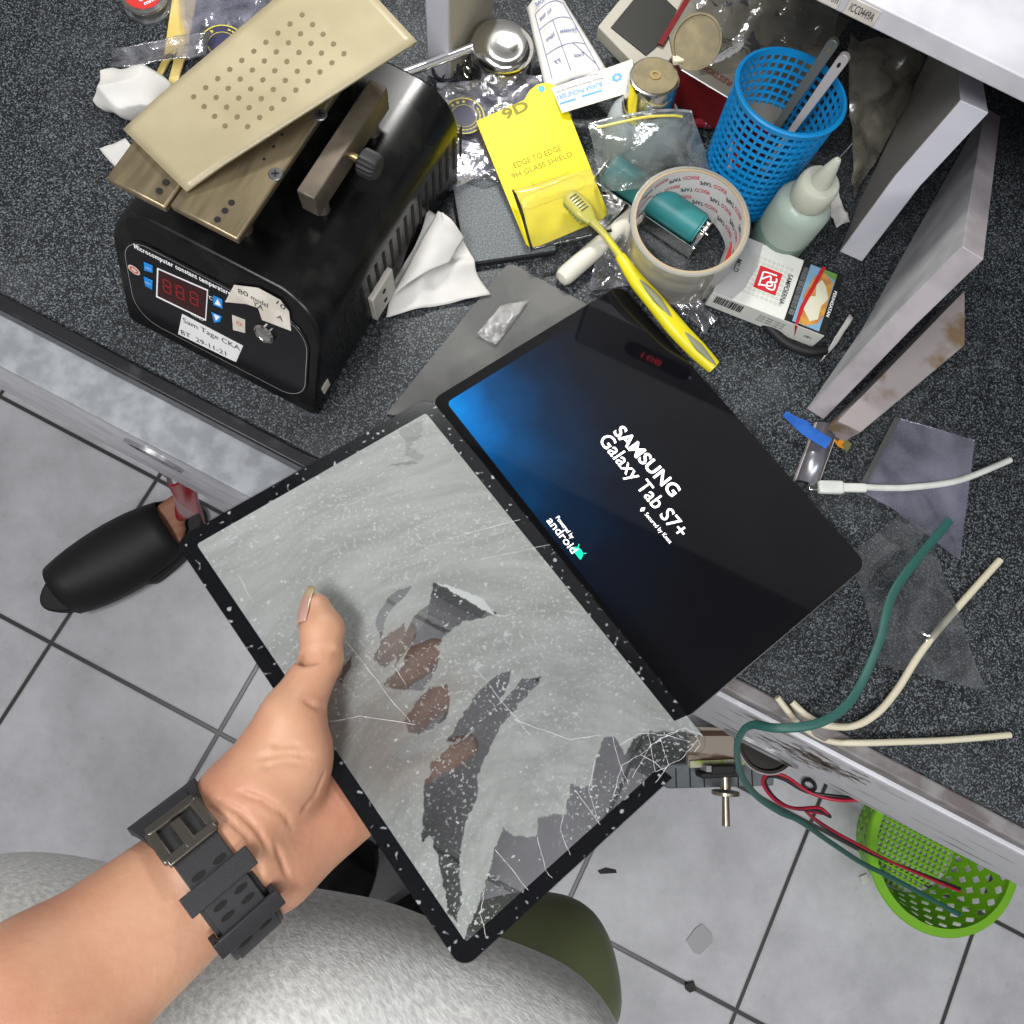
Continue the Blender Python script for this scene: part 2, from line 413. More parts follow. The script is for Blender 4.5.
def drawer(x0, x1, yl, yf, ztop, zbot, label, hx, hz, mt, hr=(.02, .008), dirt=False):
    fr = Frame(((x0 + x1) / 2, yf, zbot), (1, 0, 0))
    t = thing('drawer', label, 'drawer', fr)
    MB().box(((x0 + x1) / 2, (yl + yf) / 2, ztop - .006), (x1 - x0, yl - yf + .002, .012)).build('top_ledge', mt, t, bevel=.0015, world=True)
    MB().box(((x0 + x1) / 2, yf + .008, (ztop + zbot) / 2 - .006), (x1 - x0, .016, ztop - zbot - .012)).build('drawer_front', M_white if not dirt else M_dirtyfront, t, bevel=.0015, world=True)
    MB().box(((x0 + x1) / 2, yf + .17, (zbot + ztop) / 2), (x1 - x0 - .02, .30, max(.02, ztop - zbot - .03))).build('drawer_box', M_dark, t, world=True)
    h = MB()
    rg = [[Vector((hx + (hr[0] + e) * math.cos(a * math.pi / 16), yf - d, hz + (hr[1] + e) * math.sin(a * math.pi / 16))) for a in range(32)] for e, d in ((.004, -.001), (.004, .0035), (0, .0035), (-.002, .001))]
    h.loft(rg, False); h.build('handle_rim', M_chromeish, t, world=True)
    h = MB(); h.add([Vector((hx + hr[0] * math.cos(a * math.pi / 16), yf - .0008, hz + hr[1] * math.sin(a * math.pi / 16))) for a in range(32)], [tuple(range(32))])
    h.build('handle_recess', M_handlehole, t, world=True)
    return t
M_chromeish = mat('dull_chrome', (.55, .55, .56), .25, 1.0)
M_handlehole = mat('handle_recess_grey', (.10, .10, .11), .5)
M_dirtyfront = mat('dirt_streaked_white_panel', (.15, .115, .09), .5, col2=(.50, .50, .52), nscale=16, nlo=.36, nhi=.42, detail=12, stretch=(.5, 1, 1.5))
pl = P(160, 460, .60)
drawer(DX0 + .04, .0, .082, .046, .705, .33, 'white drawer at the left under the machine, with an oval recessed pull', pl.x, .615, M_galv, (.026, .020))
pr = P(760, 752, .60)
hq = P(757, 754, .47)
dr_ = drawer(.04, DX1 - .04, .092, .080, .705, .44, 'dirt-streaked white drawer at the right, behind the dangling cables', hq.x, .475, M_white, (.040, .020), True)
b = MB(); xa, xb = P(768, 742, .6).x, P(850, 785, .6).x
for i in range(170):
    u = random.gauss(.5, .22); x = xa + (xb - xa) * u; z = random.gauss(.60, .035) - .03 * (u - .5); L0 = random.uniform(.002, .010); w0 = random.uniform(.0008, .0035)
    if not (.455 < z < .685): continue
    b.add([(x - L0, .0797, z), (x - L0 * .3, .0797, z - w0), (x + L0, .0797, z - w0 * .4), (x + L0 * .4, .0797, z + w0)], [(0, 1, 2, 3)])
o = b.build('dirt_streaks', mat('brown_grime', (.14, .10, .07), .8), dr_, world=True, smooth=False); o['kind'] = 'stuff'


# ================================================================== TABLET
def frame_cnx(c, n, x): return Frame(c, x, n)
TB = frame_cnx((.06216248, .18453992, .78625755), (-.02705227, .13782449, .99008716), (.4426253, .88971507, -.11175835))
TW, TH = .1875, .2890
M_alu = mat('tablet_aluminium', (.55, .55, .58), .25, 1.0)
M_bglass = mat('black_screen_glass', (.004, .004, .005), .04, ior=1.5)
def rrect(w, h, r, n=8, cx=0, cy=0):
    pts = []
    for qx, qy, a0 in ((1, 1, 0), (-1, 1, 90), (-1, -1, 180), (1, -1, 270)):
        for i in range(n + 1):
            a = math.radians(a0 + 90 * i / n)
            pts.append((cx + qx * (w / 2 - r) + r * math.cos(a), cy + qy * (h / 2 - r) + r * math.sin(a)))
    return pts
tab = thing('tablet', 'large black tablet lying on the desk, screen lit with white start-up lettering', 'tablet', TB)
MB().prism(rrect(TW, TH, .010), -.0063, -.0006).build('back_shell', M_alu, tab, bevel=.0012)
MB().prism(rrect(TW - .0016, TH - .0016, .0095), -.0007, -.0002).build('front_glass', M_bglass, tab, bevel=.0002)
def screen_mat():
    m = mat('lit_screen', (.003, .003, .004), .035, ior=1.5)
    N = m.node_tree.nodes; Lk = m.node_tree.links; b = N['Principled BSDF']
    tc = [n for n in N if n.type == 'TEX_COORD'][0]
    mp = N.new('ShaderNodeMapping'); Lk.new(tc.outputs['Object'], mp.inputs['Vector'])
    mp.inputs['Location'].default_value = (TW / 2 - .009, -(TH / 2 - .009) * .62, 0); mp.inputs['Scale'].default_value = (1.0, .62, 1)
    ln = N.new('ShaderNodeVectorMath'); ln.operation = 'LENGTH'; Lk.new(mp.outputs[0], ln.inputs[0])
    n = N.new('ShaderNodeTexNoise'); n.inputs['Scale'].default_value = 30; n.inputs['Detail'].default_value = 3; Lk.new(tc.outputs['Object'], n.inputs['Vector'])
    ad = N.new('ShaderNodeMath'); ad.operation = 'MULTIPLY_ADD'; ad.inputs[1].default_value = .035; Lk.new(n.outputs['Fac'], ad.inputs[0]); Lk.new(ln.outputs['Value'], ad.inputs[2])
    r = N.new('ShaderNodeValToRGB'); e = r.color_ramp.elements
    e[0].position = .018; e[0].color = rgb((.0, .30, .85)); e[1].position = .16; e[1].color = rgb((.0007, .0008, .0015))
    for p, c in ((.035, (.0, .17, .55)), (.055, (.0, .07, .22)), (.085, (.001, .020, .06)), (.12, (.001, .004, .012))):
        q = e.new(p); q.color = rgb(c)
    Lk.new(ad.outputs[0], r.inputs['Fac']); Lk.new(r.outputs[0], b.inputs['Emission Color']); S(b, 'Emission Strength', 1.0)
    return m
MB().prism(rrect(TW - .018, TH - .018, .004), -.00025, 0).build('display', screen_mat(), tab)
M_txt = mat('lit_white_lettering', (.9, .9, .9), .4, emit=(1, .93, .95), estr=1.3)
M_grn = mat('lit_green_logo', (.0, .6, .3), .4, emit=(.0, .75, .35), estr=1.0)
RD, UP = Vector((0, -1, 0)), Vector((1, 0, 0))
def tt(name, s, a, b, h, bold=0, m=None, sp=1.0):
    A, B = TB.pix(*a), TB.pix(*b); A.z = B.z = 0
    return text(name, s, m or M_txt, tab, (A + B) / 2, B - A, (B - A).cross(Vector((0, 0, -1))), h, (B - A).length, bold, .0002, spacing=sp)
tt('lettering', 'SAMSUNG', (617, 429), (676, 494), .0105, .022)
tt('lettering', 'Galaxy Tab S7+', (603, 437), (683, 535), .0115, .008)
tt('small_lettering', '\u2666 Secured by Knox', (641, 508), (671, 543), .0034, .0)
tt('small_lettering', 'Powered by', (557, 517), (573, 538), .0034, .0)
tt('lettering', 'android', (549, 519), (575, 552), .0062, .008)
g = MB(); c = TB.pix(575.5, 554); c.z = .0002
x = RD; y = UP
pts = [c + x * (.0052 * math.cos(a)) + y * (.0052 * math.sin(a)) for a in [math.pi * i / 14 for i in range(15)]]
g.add(pts, [tuple(range(15))])
for sx in (-1, 1):
    p = c + y * .0042 + x * (sx * .0026); q = c + y * .0066 + x * (sx * .0042); w = x * .0004
    g.add([p - w, p + w, q + w, q - w], [(0, 1, 2, 3)])
g.build('robot_logo', M_grn, tab, smooth=False)
c = TB.pix(690, 378); 
MB().disc((c.x, c.y, .0001), .0014, 16).build('front_camera', mat('lens_dark', (.02, .02, .04), .1), tab)

# ================================================================== CRACKED GLASS IN THE HAND
GL = frame_cnx((-.01415774, .01141654, .85376879), (-.01694089, .23423774, .97203173), (.43819542, .87557456, -.20335672))
GW, GH = .1895, .2915
gl = thing('cracked_glass_panel', 'cracked tablet front glass held in the hand, black rim, smeared with grey glue residue', 'glass panel', GL)
def clear_glass(name, tint=(.97, .98, .98), f=1.0):
    m = bpy.data.materials.new(name); m.use_nodes = True; N = m.node_tree.nodes; Lk = m.node_tree.links
    N.remove(N['Principled BSDF']); out = N['Material Output']
    t = N.new('ShaderNodeBsdfTransparent'); t.inputs[0].default_value = rgb(tint)
    g = N.new('ShaderNodeBsdfGlossy'); g.inputs['Roughness'].default_value = .03
    fr = N.new('ShaderNodeFresnel'); fr.inputs['IOR'].default_value = 1.35
    mx = N.new('ShaderNodeMixShader'); Lk.new(fr.outputs[0], mx.inputs[0]); Lk.new(t.outputs[0], mx.inputs[1]); Lk.new(g.outputs[0], mx.inputs[2]); Lk.new(mx.outputs[0], out.inputs['Surface'])
    return m
M_clear = clear_glass('clear_glass')
MB().prism(rrect(GW, GH, .009, 10), -.0002, .0006).build('glass_sheet', M_clear, gl, bevel=.0002)
# black printed rim, missing round the shattered corner
M_rim = mat('black_printed_rim', (.006, .006, .008), .12, col2=(.45, .45, .46), nscale=260, nlo=.72, nhi=.80, detail=0)
out = rrect(GW - .0006, GH - .0006, .0085, 10); inn = rrect(GW - .019, GH - .019, .002, 10)
def dens(poly, n):            # even samples along a closed polygon
    q = []
    for i in range(len(poly)):
        a, b = Vector(poly[i]), Vector(poly[(i + 1) % len(poly)])
        k = max(1, int((b - a).length / n))
        q += [a.lerp(b, j / k) for j in range(k)]
    return q
cr = Vector((GW / 2, -GH / 2))
rim = MB(); no = len(out)
for i in range(no):
    a0, a1 = Vector(out[i]), Vector(out[(i + 1) % no]); b0, b1 = Vector(inn[i]), Vector(inn[(i + 1) % no])
    k = max(1, int((a1 - a0).length / .004))
    for j in range(k):
        s0, s1 = j / k, (j + 1) / k
        p, q, r_, t_ = a0.lerp(a1, s0), a0.lerp(a1, s1), b0.lerp(b1, s1), b0.lerp(b1, s0)
        if (p - cr).length < .033 + .004 * math.sin(j * 2.1) and p.y < -GH / 2 + .02: continue
        if (p - cr).length < .012: continue
        rim.add([(v.x, v.y, z) for z in (-.00055, -.00025) for v in (p, q, r_, t_)], [(0, 3, 2, 1), (4, 5, 6, 7), (0, 1, 5, 4), (1, 2, 6, 5), (2, 3, 7, 6), (3, 0, 4, 7)])
rim.build('black_rim', M_rim, gl, smooth=False)
c = GL.pix(555, 560); MB().disc((c.x, c.y, -.0001), .0013, 16).build('camera_hole', mat('pale_ring', (.35, .35, .37), .3), gl)

# residue: a film whose thickness varies point by point, torn open in places
def inpoly(X, Y, poly):
    r = np.zeros(X.shape, bool); n = len(poly); j = n - 1
    for i in range(n):
        xi, yi = poly[i]; xj, yj = poly[j]
        c = ((yi > Y) != (yj > Y)) & (X < (xj - xi) * (Y - yi) / (yj - yi + 1e-12) + xi)
        r ^= c; j = i
    return r
def gp(pl): return [tuple(GL.pix(*q)[:2]) for q in pl]
PATCH = [
    ([(494, 677), (511, 670), (508, 687), (497, 705), (480, 722), (470, 733), (458, 742), (447, 742), (455, 728), (475, 696)], .10),
    ([(542, 677), (534, 688), (515, 709), (500, 727), (489, 750), (478, 774), (477, 800), (468, 815), (462, 842), (459, 874), (462, 896), (457, 922), (448, 912), (441, 871), (431, 834), (422, 843), (424, 782), (437, 765), (455, 748), (467, 738), (480, 722), (508, 697), (522, 678)], .10),
    ([(462, 944), (484, 890), (495, 850), (503, 827), (512, 836), (537, 837), (539, 818), (552, 814), (566, 815), (568, 800), (571, 784), (580, 788), (591, 787), (597, 756), (604, 738), (614, 735), (625, 756), (634, 738), (650, 732), (678, 731), (700, 735), (704, 745), (650, 783), (600, 830), (525, 899)], .12),
    ([(433, 583), (455, 590), (480, 603), (497, 613), (485, 617), (462, 622), (448, 632), (438, 645), (425, 650), (412, 668), (398, 678), (412, 640), (428, 612)], .12),
    ([(375, 618), (392, 592), (412, 586), (402, 600), (388, 612), (380, 640)], .35),
    ([(402, 636), (418, 612), (430, 604), (424, 622), (408, 648), (395, 668)], .3),
    ([(382, 640), (405, 622), (402, 650), (385, 668), (372, 660)], .35),
    ([(412, 655), (432, 645), (440, 652), (438, 665), (424, 690), (395, 690), (384, 684)], .22),
    ([(404, 722), (418, 700), (430, 688), (447, 684), (450, 700), (446, 720), (420, 735), (410, 732)], .22),
    ([(430, 765), (452, 745), (470, 736), (476, 745), (468, 760), (432, 782)], .2),
    ([(338, 680), (352, 655), (350, 668), (341, 683)], .15),
]
MID = [([(398, 430), (412, 424), (424, 420), (421, 436), (410, 446), (424, 456), (418, 462), (404, 455), (406, 444)], .72), ([(385, 466), (412, 460), (418, 463), (398, 466)], .6)]
nu, nv = 250, 390
us = np.linspace(-GW / 2 + .0088, GW / 2 - .0010, nu); vs_ = np.linspace(-GH / 2 + .0060, GH / 2 - .0088, nv)
X, Y = np.meshgrid(us, vs_, indexing='ij')
jx = np.array([[noise.noise(Vector((x * 240, y * 240, 3))) for y in vs_] for x in us]) * .0012
jy = np.array([[noise.noise(Vector((x * 240, y * 240, 9))) for y in vs_] for x in us]) * .0012
den = np.full(X.shape, .93)
ha = GL.pix(372, 752)                                   # rubbed thin where the hand has been
d2 = ((X - ha.x) ** 2 + (Y - ha.y) ** 2) / .040 ** 2
den -= .42 * np.exp(-d2)
for pl_, v in MID + PATCH: den[inpoly(X + jx, Y + jy, gp(pl_))] = v
# bright flake
for pl_, v in [([(436, 583), (450, 586), (482, 598), (498, 617), (512, 614), (505, 617), (490, 613), (470, 602)], 1.5)]: den[inpoly(X + jx, Y + jy, gp(pl_))] = v
b_ = MB(); 
me = bpy.data.meshes.new('glue_residue')
idx = np.arange(nu * nv).reshape(nu, nv)
V = np.stack([X.ravel(), Y.ravel(), np.full(nu * nv, -.0003)], 1)
Fq = np.stack([idx[:-1, :-1], idx[1:, :-1], idx[1:, 1:], idx[:-1, 1:]], -1).reshape(-1, 4)
me.from_pydata(V.tolist(), [], Fq.tolist())
at_ = me.attributes.new('film', 'FLOAT', 'POINT'); at_.data.foreach_set('value', den.astype(np.float32).ravel())
def residue_mat():
    m = bpy.data.materials.new('grey_glue_residue'); m.use_nodes = True
    N = m.node_tree.nodes; Lk = m.node_tree.links; b = N['Principled BSDF']; out = N['Material Output']
    tc = N.new('ShaderNodeTexCoord'); A = N.new('ShaderNodeAttribute'); A.attribute_name = 'film'
    # arcs of wiping: distance from a far pivot, so the strokes curve
    piv = GL.pix(560, 900)
    mp = N.new('ShaderNodeMapping'); mp.inputs['Location'].default_value = (-piv.x, -piv.y, 0); Lk.new(tc.outputs['Object'], mp.inputs['Vector'])
    n0 = N.new('ShaderNodeTexNoise'); n0.inputs['Scale'].default_value = 11; n0.inputs['Detail'].default_value = 1; Lk.new(tc.outputs['Object'], n0.inputs['Vector'])
    ln = N.new('ShaderNodeVectorMath'); ln.operation = 'LENGTH'; Lk.new(mp.outputs[0], ln.inputs[0])
    ad = N.new('ShaderNodeMath'); ad.operation = 'MULTIPLY_ADD'; ad.inputs[1].default_value = .03; Lk.new(n0.outputs['Fac'], ad.inputs[0]); Lk.new(ln.outputs['Value'], ad.inputs[2])
    sx = N.new('ShaderNodeSeparateXYZ'); Lk.new(mp.outputs[0], sx.inputs[0])
    an = N.new('ShaderNodeMath'); an.operation = 'ARCTAN2'; Lk.new(sx.outputs['Y'], an.inputs[0]); Lk.new(sx.outputs['X'], an.inputs[1])
    an2 = N.new('ShaderNodeMath'); an2.operation = 'MULTIPLY'; an2.inputs[1].default_value = .035; Lk.new(an.outputs[0], an2.inputs[0])
    pv = N.new('ShaderNodeCombineXYZ'); Lk.new(ad.outputs[0], pv.inputs[0]); Lk.new(an2.outputs[0], pv.inputs[1])
    st = N.new('ShaderNodeTexNoise'); st.inputs['Scale'].default_value = 85; st.inputs['Detail'].default_value = 7; st.inputs['Roughness'].default_value = .68; Lk.new(pv.outputs[0], st.inputs['Vector'])
    r = N.new('ShaderNodeValToRGB'); e = r.color_ramp.elements
    e[0].position = .28; e[0].color = rgb((.47, .475, .45)); e[1].position = .72; e[1].color = rgb((.66, .665, .64))
    Lk.new(st.outputs['Fac'], r.inputs['Fac'])
    # large mottling
    nb = N.new('ShaderNodeTexNoise'); nb.inputs['Scale'].default_value = 16; nb.inputs['Detail'].default_value = 5; Lk.new(tc.outputs['Object'], nb.inputs['Vector'])
    # white flecks
    def flecks(scale, lo, hi, seed):
        v = N.new('ShaderNodeTexNoise'); v.inputs['Scale'].default_value = scale; v.inputs['Detail'].default_value = 3; v.inputs['Roughness'].default_value = .6
        q = N.new('ShaderNodeMapping'); q.inputs['Location'].default_value = (seed, seed * .7, 0); Lk.new(tc.outputs['Object'], q.inputs['Vector']); Lk.new(q.outputs[0], v.inputs['Vector'])
        mr = N.new('ShaderNodeMapRange'); mr.inputs['From Min'].default_value = lo; mr.inputs['From Max'].default_value = hi; Lk.new(v.outputs['Fac'], mr.inputs['Value']); return mr
    f1, f2 = flecks(420, .57, .63, 0), flecks(190, .64, .69, 5)
    # flecks gather in bands
    gt = N.new('ShaderNodeMapRange'); gt.inputs['From Min'].default_value = .36; gt.inputs['From Max'].default_value = .58; Lk.new(nb.outputs['Fac'], gt.inputs['Value'])
    g1 = N.new('ShaderNodeMath'); g1.operation = 'MULTIPLY'; Lk.new(f1.outputs[0], g1.inputs[0]); Lk.new(gt.outputs[0], g1.inputs[1])
    fm = N.new('ShaderNodeMath'); fm.operation = 'MAXIMUM'; Lk.new(g1.outputs[0], fm.inputs[0]); Lk.new(f2.outputs[0], fm.inputs[1])
    # bright wiped strokes
    s2 = N.new('ShaderNodeTexNoise'); s2.inputs['Scale'].default_value = 330; s2.inputs['Detail'].default_value = 3; Lk.new(pv.outputs[0], s2.inputs['Vector'])
    sm = N.new('ShaderNodeMapRange'); sm.inputs['From Min'].default_value = .60; sm.inputs['From Max'].default_value = .72; sm.inputs['To Max'].default_value = .55; Lk.new(s2.outputs['Fac'], sm.inputs['Value'])
    s3 = N.new('ShaderNodeMath'); s3.operation = 'MULTIPLY'; Lk.new(sm.outputs[0], s3.inputs[0]); Lk.new(gt.outputs[0], s3.inputs[1])
    fx = N.new('ShaderNodeMath'); fx.operation = 'MAXIMUM'; Lk.new(fm.outputs[0], fx.inputs[0]); Lk.new(s3.outputs[0], fx.inputs[1])
    wh = N.new('ShaderNodeMath'); wh.operation = 'GREATER_THAN'; wh.inputs[1].default_value = 1.2; Lk.new(A.outputs['Fac'], wh.inputs[0])
    fw = N.new('ShaderNodeMath'); fw.operation = 'MAXIMUM'; Lk.new(fx.outputs[0], fw.inputs[0]); Lk.new(wh.outputs[0], fw.inputs[1])
    mx = N.new('ShaderNodeMixRGB'); mx.inputs['Color2'].default_value = rgb((.82, .83, .82)); Lk.new(fw.outputs[0], mx.inputs['Fac']); Lk.new(r.outputs[0], mx.inputs['Color1'])
    Lk.new(mx.outputs[0], b.inputs['Base Color']); S(b, 'Roughness', .45)
    tl = N.new('ShaderNodeBsdfTranslucent'); Lk.new(mx.outputs[0], tl.inputs['Color'])
    m1 = N.new('ShaderNodeMixShader'); m1.inputs[0].default_value = .38; Lk.new(b.outputs[0], m1.inputs[1]); Lk.new(tl.outputs[0], m1.inputs[2])
    tr = N.new('ShaderNodeBsdfTransparent'); tr.inputs[0].default_value = rgb((.54, .52, .55))
    # opacity: film thickness, a little thinner in strokes, full at flecks
    sv = N.new('ShaderNodeMapRange'); sv.inputs['From Min'].default_value = .3; sv.inputs['From Max'].default_value = .6; sv.inputs['To Min'].default_value = .90; sv.inputs['To Max'].default_value = 1.0; Lk.new(st.outputs['Fac'], sv.inputs['Value'])
    ml = N.new('ShaderNodeMath'); ml.operation = 'MULTIPLY'; Lk.new(A.outputs['Fac'], ml.inputs[0]); Lk.new(sv.outputs[0], ml.inputs[1])
    om = N.new('ShaderNodeMath'); om.operation = 'MAXIMUM'; om.use_clamp = True; Lk.new(ml.outputs[0], om.inputs[0])
    fs = N.new('ShaderNodeMath'); fs.operation = 'MULTIPLY'; fs.inputs[1].default_value = .9; Lk.new(fx.outputs[0], fs.inputs[0]); Lk.new(fs.outputs[0], om.inputs[1])
    m2 = N.new('ShaderNodeMixShader'); Lk.new(om.outputs[0], m2.inputs[0]); Lk.new(tr.outputs[0], m2.inputs[1]); Lk.new(m1.outputs[0], m2.inputs[2])
    Lk.new(m2.outputs[0], out.inputs['Surface'])
    return m
me.materials.append(residue_mat()); me.polygons.foreach_set('use_smooth', [True] * len(me.polygons))
ro = bpy.data.objects.new('glue_residue', me); COL.objects.link(ro); ro.parent = gl
ro['label'] = 'grey-white glue residue with torn clear patches'
# crack lines
M_crack = mat('white_crack', (.8, .8, .82), .3)
cracks = [[(700, 735), (683, 728), (660, 738), (640, 755), (622, 765), (612, 800)], [(690, 742), (665, 735), (640, 733), (620, 745)], [(697, 740), (680, 760), (655, 772), (648, 735)],
          [(678, 731), (650, 745), (632, 778)], [(660, 738), (668, 765), (655, 783)], [(640, 755), (655, 762), (664, 772)], [(612, 735), (618, 760), (628, 785)], [(566, 800), (560, 830), (570, 855)],
          [(495, 850), (528, 890)], [(484, 890), (480, 915), (486, 938)], [(537, 837), (545, 870), (552, 878)], [(595, 760), (588, 790), (598, 820)], [(690, 725), (700, 745), (694, 752)],
          [(345, 640), (365, 665), (395, 705), (410, 722)], [(395, 668), (406, 686)], [(238, 575), (252, 600)], [(575, 790), (600, 825)], [(470, 660), (500, 700), (530, 735)],
          [(515, 720), (570, 740), (600, 735)], [(330, 722), (360, 716), (415, 725)], [(445, 540), (520, 520)], [(480, 560), (550, 545)]]
for c in cracks:
    pts = [GL.pix(*q) for q in c]; cm = MB(); edge = []
    for a, b in zip(pts[:-1], pts[1:]):
        a = Vector((a.x, a.y, .0)); b = Vector((b.x, b.y, 0)); k = 5
        for j in range(k):
            edge.append(a.lerp(b, j / k) + Vector((random.uniform(-1, 1), random.uniform(-1, 1), 0)) * .0004 * (j > 0))
    edge.append(b)
    vs, fs = [], []
    for j, p in enumerate(edge):
        d = edge[min(j + 1, len(edge) - 1)] - edge[max(j - 1, 0)]; w = Vector((-d.y, d.x, 0)).normalized() * random.uniform(.00005, .00012)
        vs += [p - w + Vector((0, 0, .0007)), p + w + Vector((0, 0, .0007))]
        if j: fs.append((2 * j - 2, 2 * j, 2 * j + 1, 2 * j - 1))
    cm.add(vs, fs).build('crack', M_crack, gl, smooth=False)

# ================================================================== PERSON
def W(px, py, h=0):                       # point at height h over the glass plane
    return GL.M @ GL.pix(px, py, h)
M_skin = mat('skin', (.52, .285, .175), .5, col2=(.45, .205, .125), nscale=26, nlo=.35, nhi=.7, bump=.35, bscale=260, sss=.15, bdist=.0008)
wr = P(232, 853, .888); el = P(-150, 1170, .95)
fax = (wr - el).normalized(); lat = fax.cross(Vector((0, 0, 1))).normalized(); fup = lat.cross(fax)
wr2 = wr; A0 = wr - fax * .10; A1 = wr - fax * .18
cap = lambda p, q, r0, r1, k=None: ('cap', p, q, r0, r1) + ((k,) if k is not None else ())
pr_ = []
# forearm
for s in (-1, 1):
    pr_ += [cap(wr + lat * s * .0105, A0 + lat * s * .013, .0215, .0265, .02), cap(A0 + lat * s * .013, A1 + lat * s * .013, .0265, .032, .02), cap(A1 + lat * s * .013, el, .032, .038, .02)]
# palm: metacarpals
mcp = {'i': W(322, 702, -.022), 'm': W(344, 724, -.024), 'r': W(366, 750, -.025), 'p': W(380, 786, -.024)}
heel = {'i': W(248, 800, -.012), 'm': W(256, 824, -.012), 'r': W(262, 846, -.012), 'p': W(268, 868, -.010)}
for k in 'imrp':
    pr_.append(cap(heel[k], mcp[k], .0185, .0115, .012))
    pr_.append(cap(wr, heel[k], .024, .019, .016))
pr_.append(cap(W(285, 858, -.009), W(350, 815, -.023), .0185, .0150, .014))      # heel of the hand
pr_.append(cap(W(300, 800, -.024), W(345, 775, -.028), .016, .014, .012))
# fingers
tips = {'i': [(366, 664, -.0200), (392, 642, -.0135), (404, 632, -.0105)], 'm': [(386, 686, -.0220), (418, 662, -.014), (434, 651, -.0105)],
        'r': [(412, 717, -.0220), (447, 693, -.0145), (463, 682, -.0105)], 'p': [(425, 767, -.0200), (452, 753, -.013), (467, 746, -.0105)]}
rad = {'i': (.0102, .0092, .0087, .0078), 'm': (.0104, .0095, .0090, .0080), 'r': (.0100, .0092, .0088, .0078), 'p': (.0092, .0082, .0078, .0070)}
for k in 'imrp':
    ch = [mcp[k]] + [W(*q) for q in tips[k]]; rr = rad[k]
    for j in range(3): pr_.append(cap(ch[j], ch[j + 1], rr[j] if j else .0108, rr[j + 1], .004 if j else .008))
# thumb, over the glass
tc_, tm, ti, tt_ = W(243, 806, .000), W(291, 718, .016), W(321, 660, .0150), W(315, 609, .0145)
pr_ += [cap(wr, tc_, .025, .0225, .014), cap(tc_, tm, .0235, .0165, .010), cap(W(272, 785, .008), W(300, 745, .012), .0225, .0165, .010), cap(W(285, 790, -.002), W(296, 765, .006), .020, .019, .008)]
pr_ += [cap(tm, ti, .0160, .0118, .006), cap(ti, W(322, 630, .0155), .0116, .0120, .004), cap(W(322, 630, .0155), tt_, .0120, .0094, .004)]
# creases
def groove(pts, r=.0009, h=0):
    q = [W(*p) for p in pts]
    return [cap(a, b, r, r, -.0022) for a, b in zip(q[:-1], q[1:])]
def wrapgroove(c, axis, rad, a0, a1, side, r=.0013, n=6, k=.0026):
    axis = axis.normalized(); s_ = (side - axis * side.dot(axis)).normalized(); u_ = axis.cross(s_)
    if u_.z < 0: u_ = -u_
    q = [c + s_ * (rad * math.cos(math.radians(a0 + (a1 - a0) * i / n))) + u_ * (rad * math.sin(math.radians(a0 + (a1 - a0) * i / n))) for i in range(n + 1)]
    return [('cap', a, b, r, r, -k) for a, b in zip(q[:-1], q[1:])]
sd_ = W(330, 655, .015) - W(300, 655, .015)
for off_, a0, a1, rr_ in ((-.0032, 25, 178, .0128), (.0002, 15, 182, .0126), (.0030, 60, 170, .0126)):
    pr_ += wrapgroove(ti + (tt_ - ti).normalized() * off_, tt_ - ti, rr_, a0, a1, sd_)
solid_ = [p for p in pr_ if not (len(p) > 5 and p[5] < 0)]
ring_ = [p for p in pr_ if len(p) > 5 and p[5] < 0]
def crease(pts, r=.0010, dep=.0017):
    q = []
    for a, b in zip(pts[:-1], pts[1:]):
        n = max(1, int(math.hypot(b[0] - a[0], b[1] - a[1]) / 5))
        q += [skin_hit(solid_, a[0] + (b[0] - a[0]) * j / n, a[1] + (b[1] - a[1]) * j / n, .006) for j in range(n)]
    q.append(skin_hit(solid_, pts[-1][0], pts[-1][1], .006)); q = [v for v in q if v is not None]
    return [('cap', a, b, r * (1 if 0 < i < len(q) - 2 else .5), r * (1 if i < len(q) - 2 else .3), -dep) for i, (a, b) in enumerate(zip(q[:-1], q[1:])) if (a - b).length < .012]
new_ = []
for pts in ([(302, 812), (316, 795), (325, 772)], [(262, 768), (284, 762), (308, 764)], [(258, 758), (285, 754), (312, 757)], [(272, 745), (300, 746)], [(208, 806), (232, 822), (248, 836), (258, 862), (262, 880)],
            [(214, 798), (240, 812), (258, 830), (270, 852)], [(238, 792), (262, 800), (286, 816), (292, 828)], [(276, 846), (284, 866), (289, 880)], [(304, 700), (318, 708), (330, 706)]): new_ += crease(pts)
pr_ = solid_ + ring_ + new_
arm_fr = Frame(wr, fax, fup)
def local_sdf(name, prims, fr_, vox, m, parent, k, disp=None):
    out = []
    for p in prims:
        if p[0] == 'cap': out.append(('cap', fr_.I @ Vector(p[1]), fr_.I @ Vector(p[2])) + tuple(p[3:]))
        else:
            Rl = np.array(p[3]) @ np.array(fr_.M.to_3x3()); out.append(('ell', fr_.I @ Vector(p[1]), p[2], Rl) + tuple(p[4:]))
    o = sdf_mesh(name, out, vox, m, None, k, disp=disp)
    o.matrix_world = fr_.M
    return o
person = local_sdf('person', pr_, arm_fr, .0013, M_skin, None, .006)
tag(person, 'person in grey shirt and green trousers, left hand gripping the cracked glass', 'person')
bpy.context.view_layer.update()
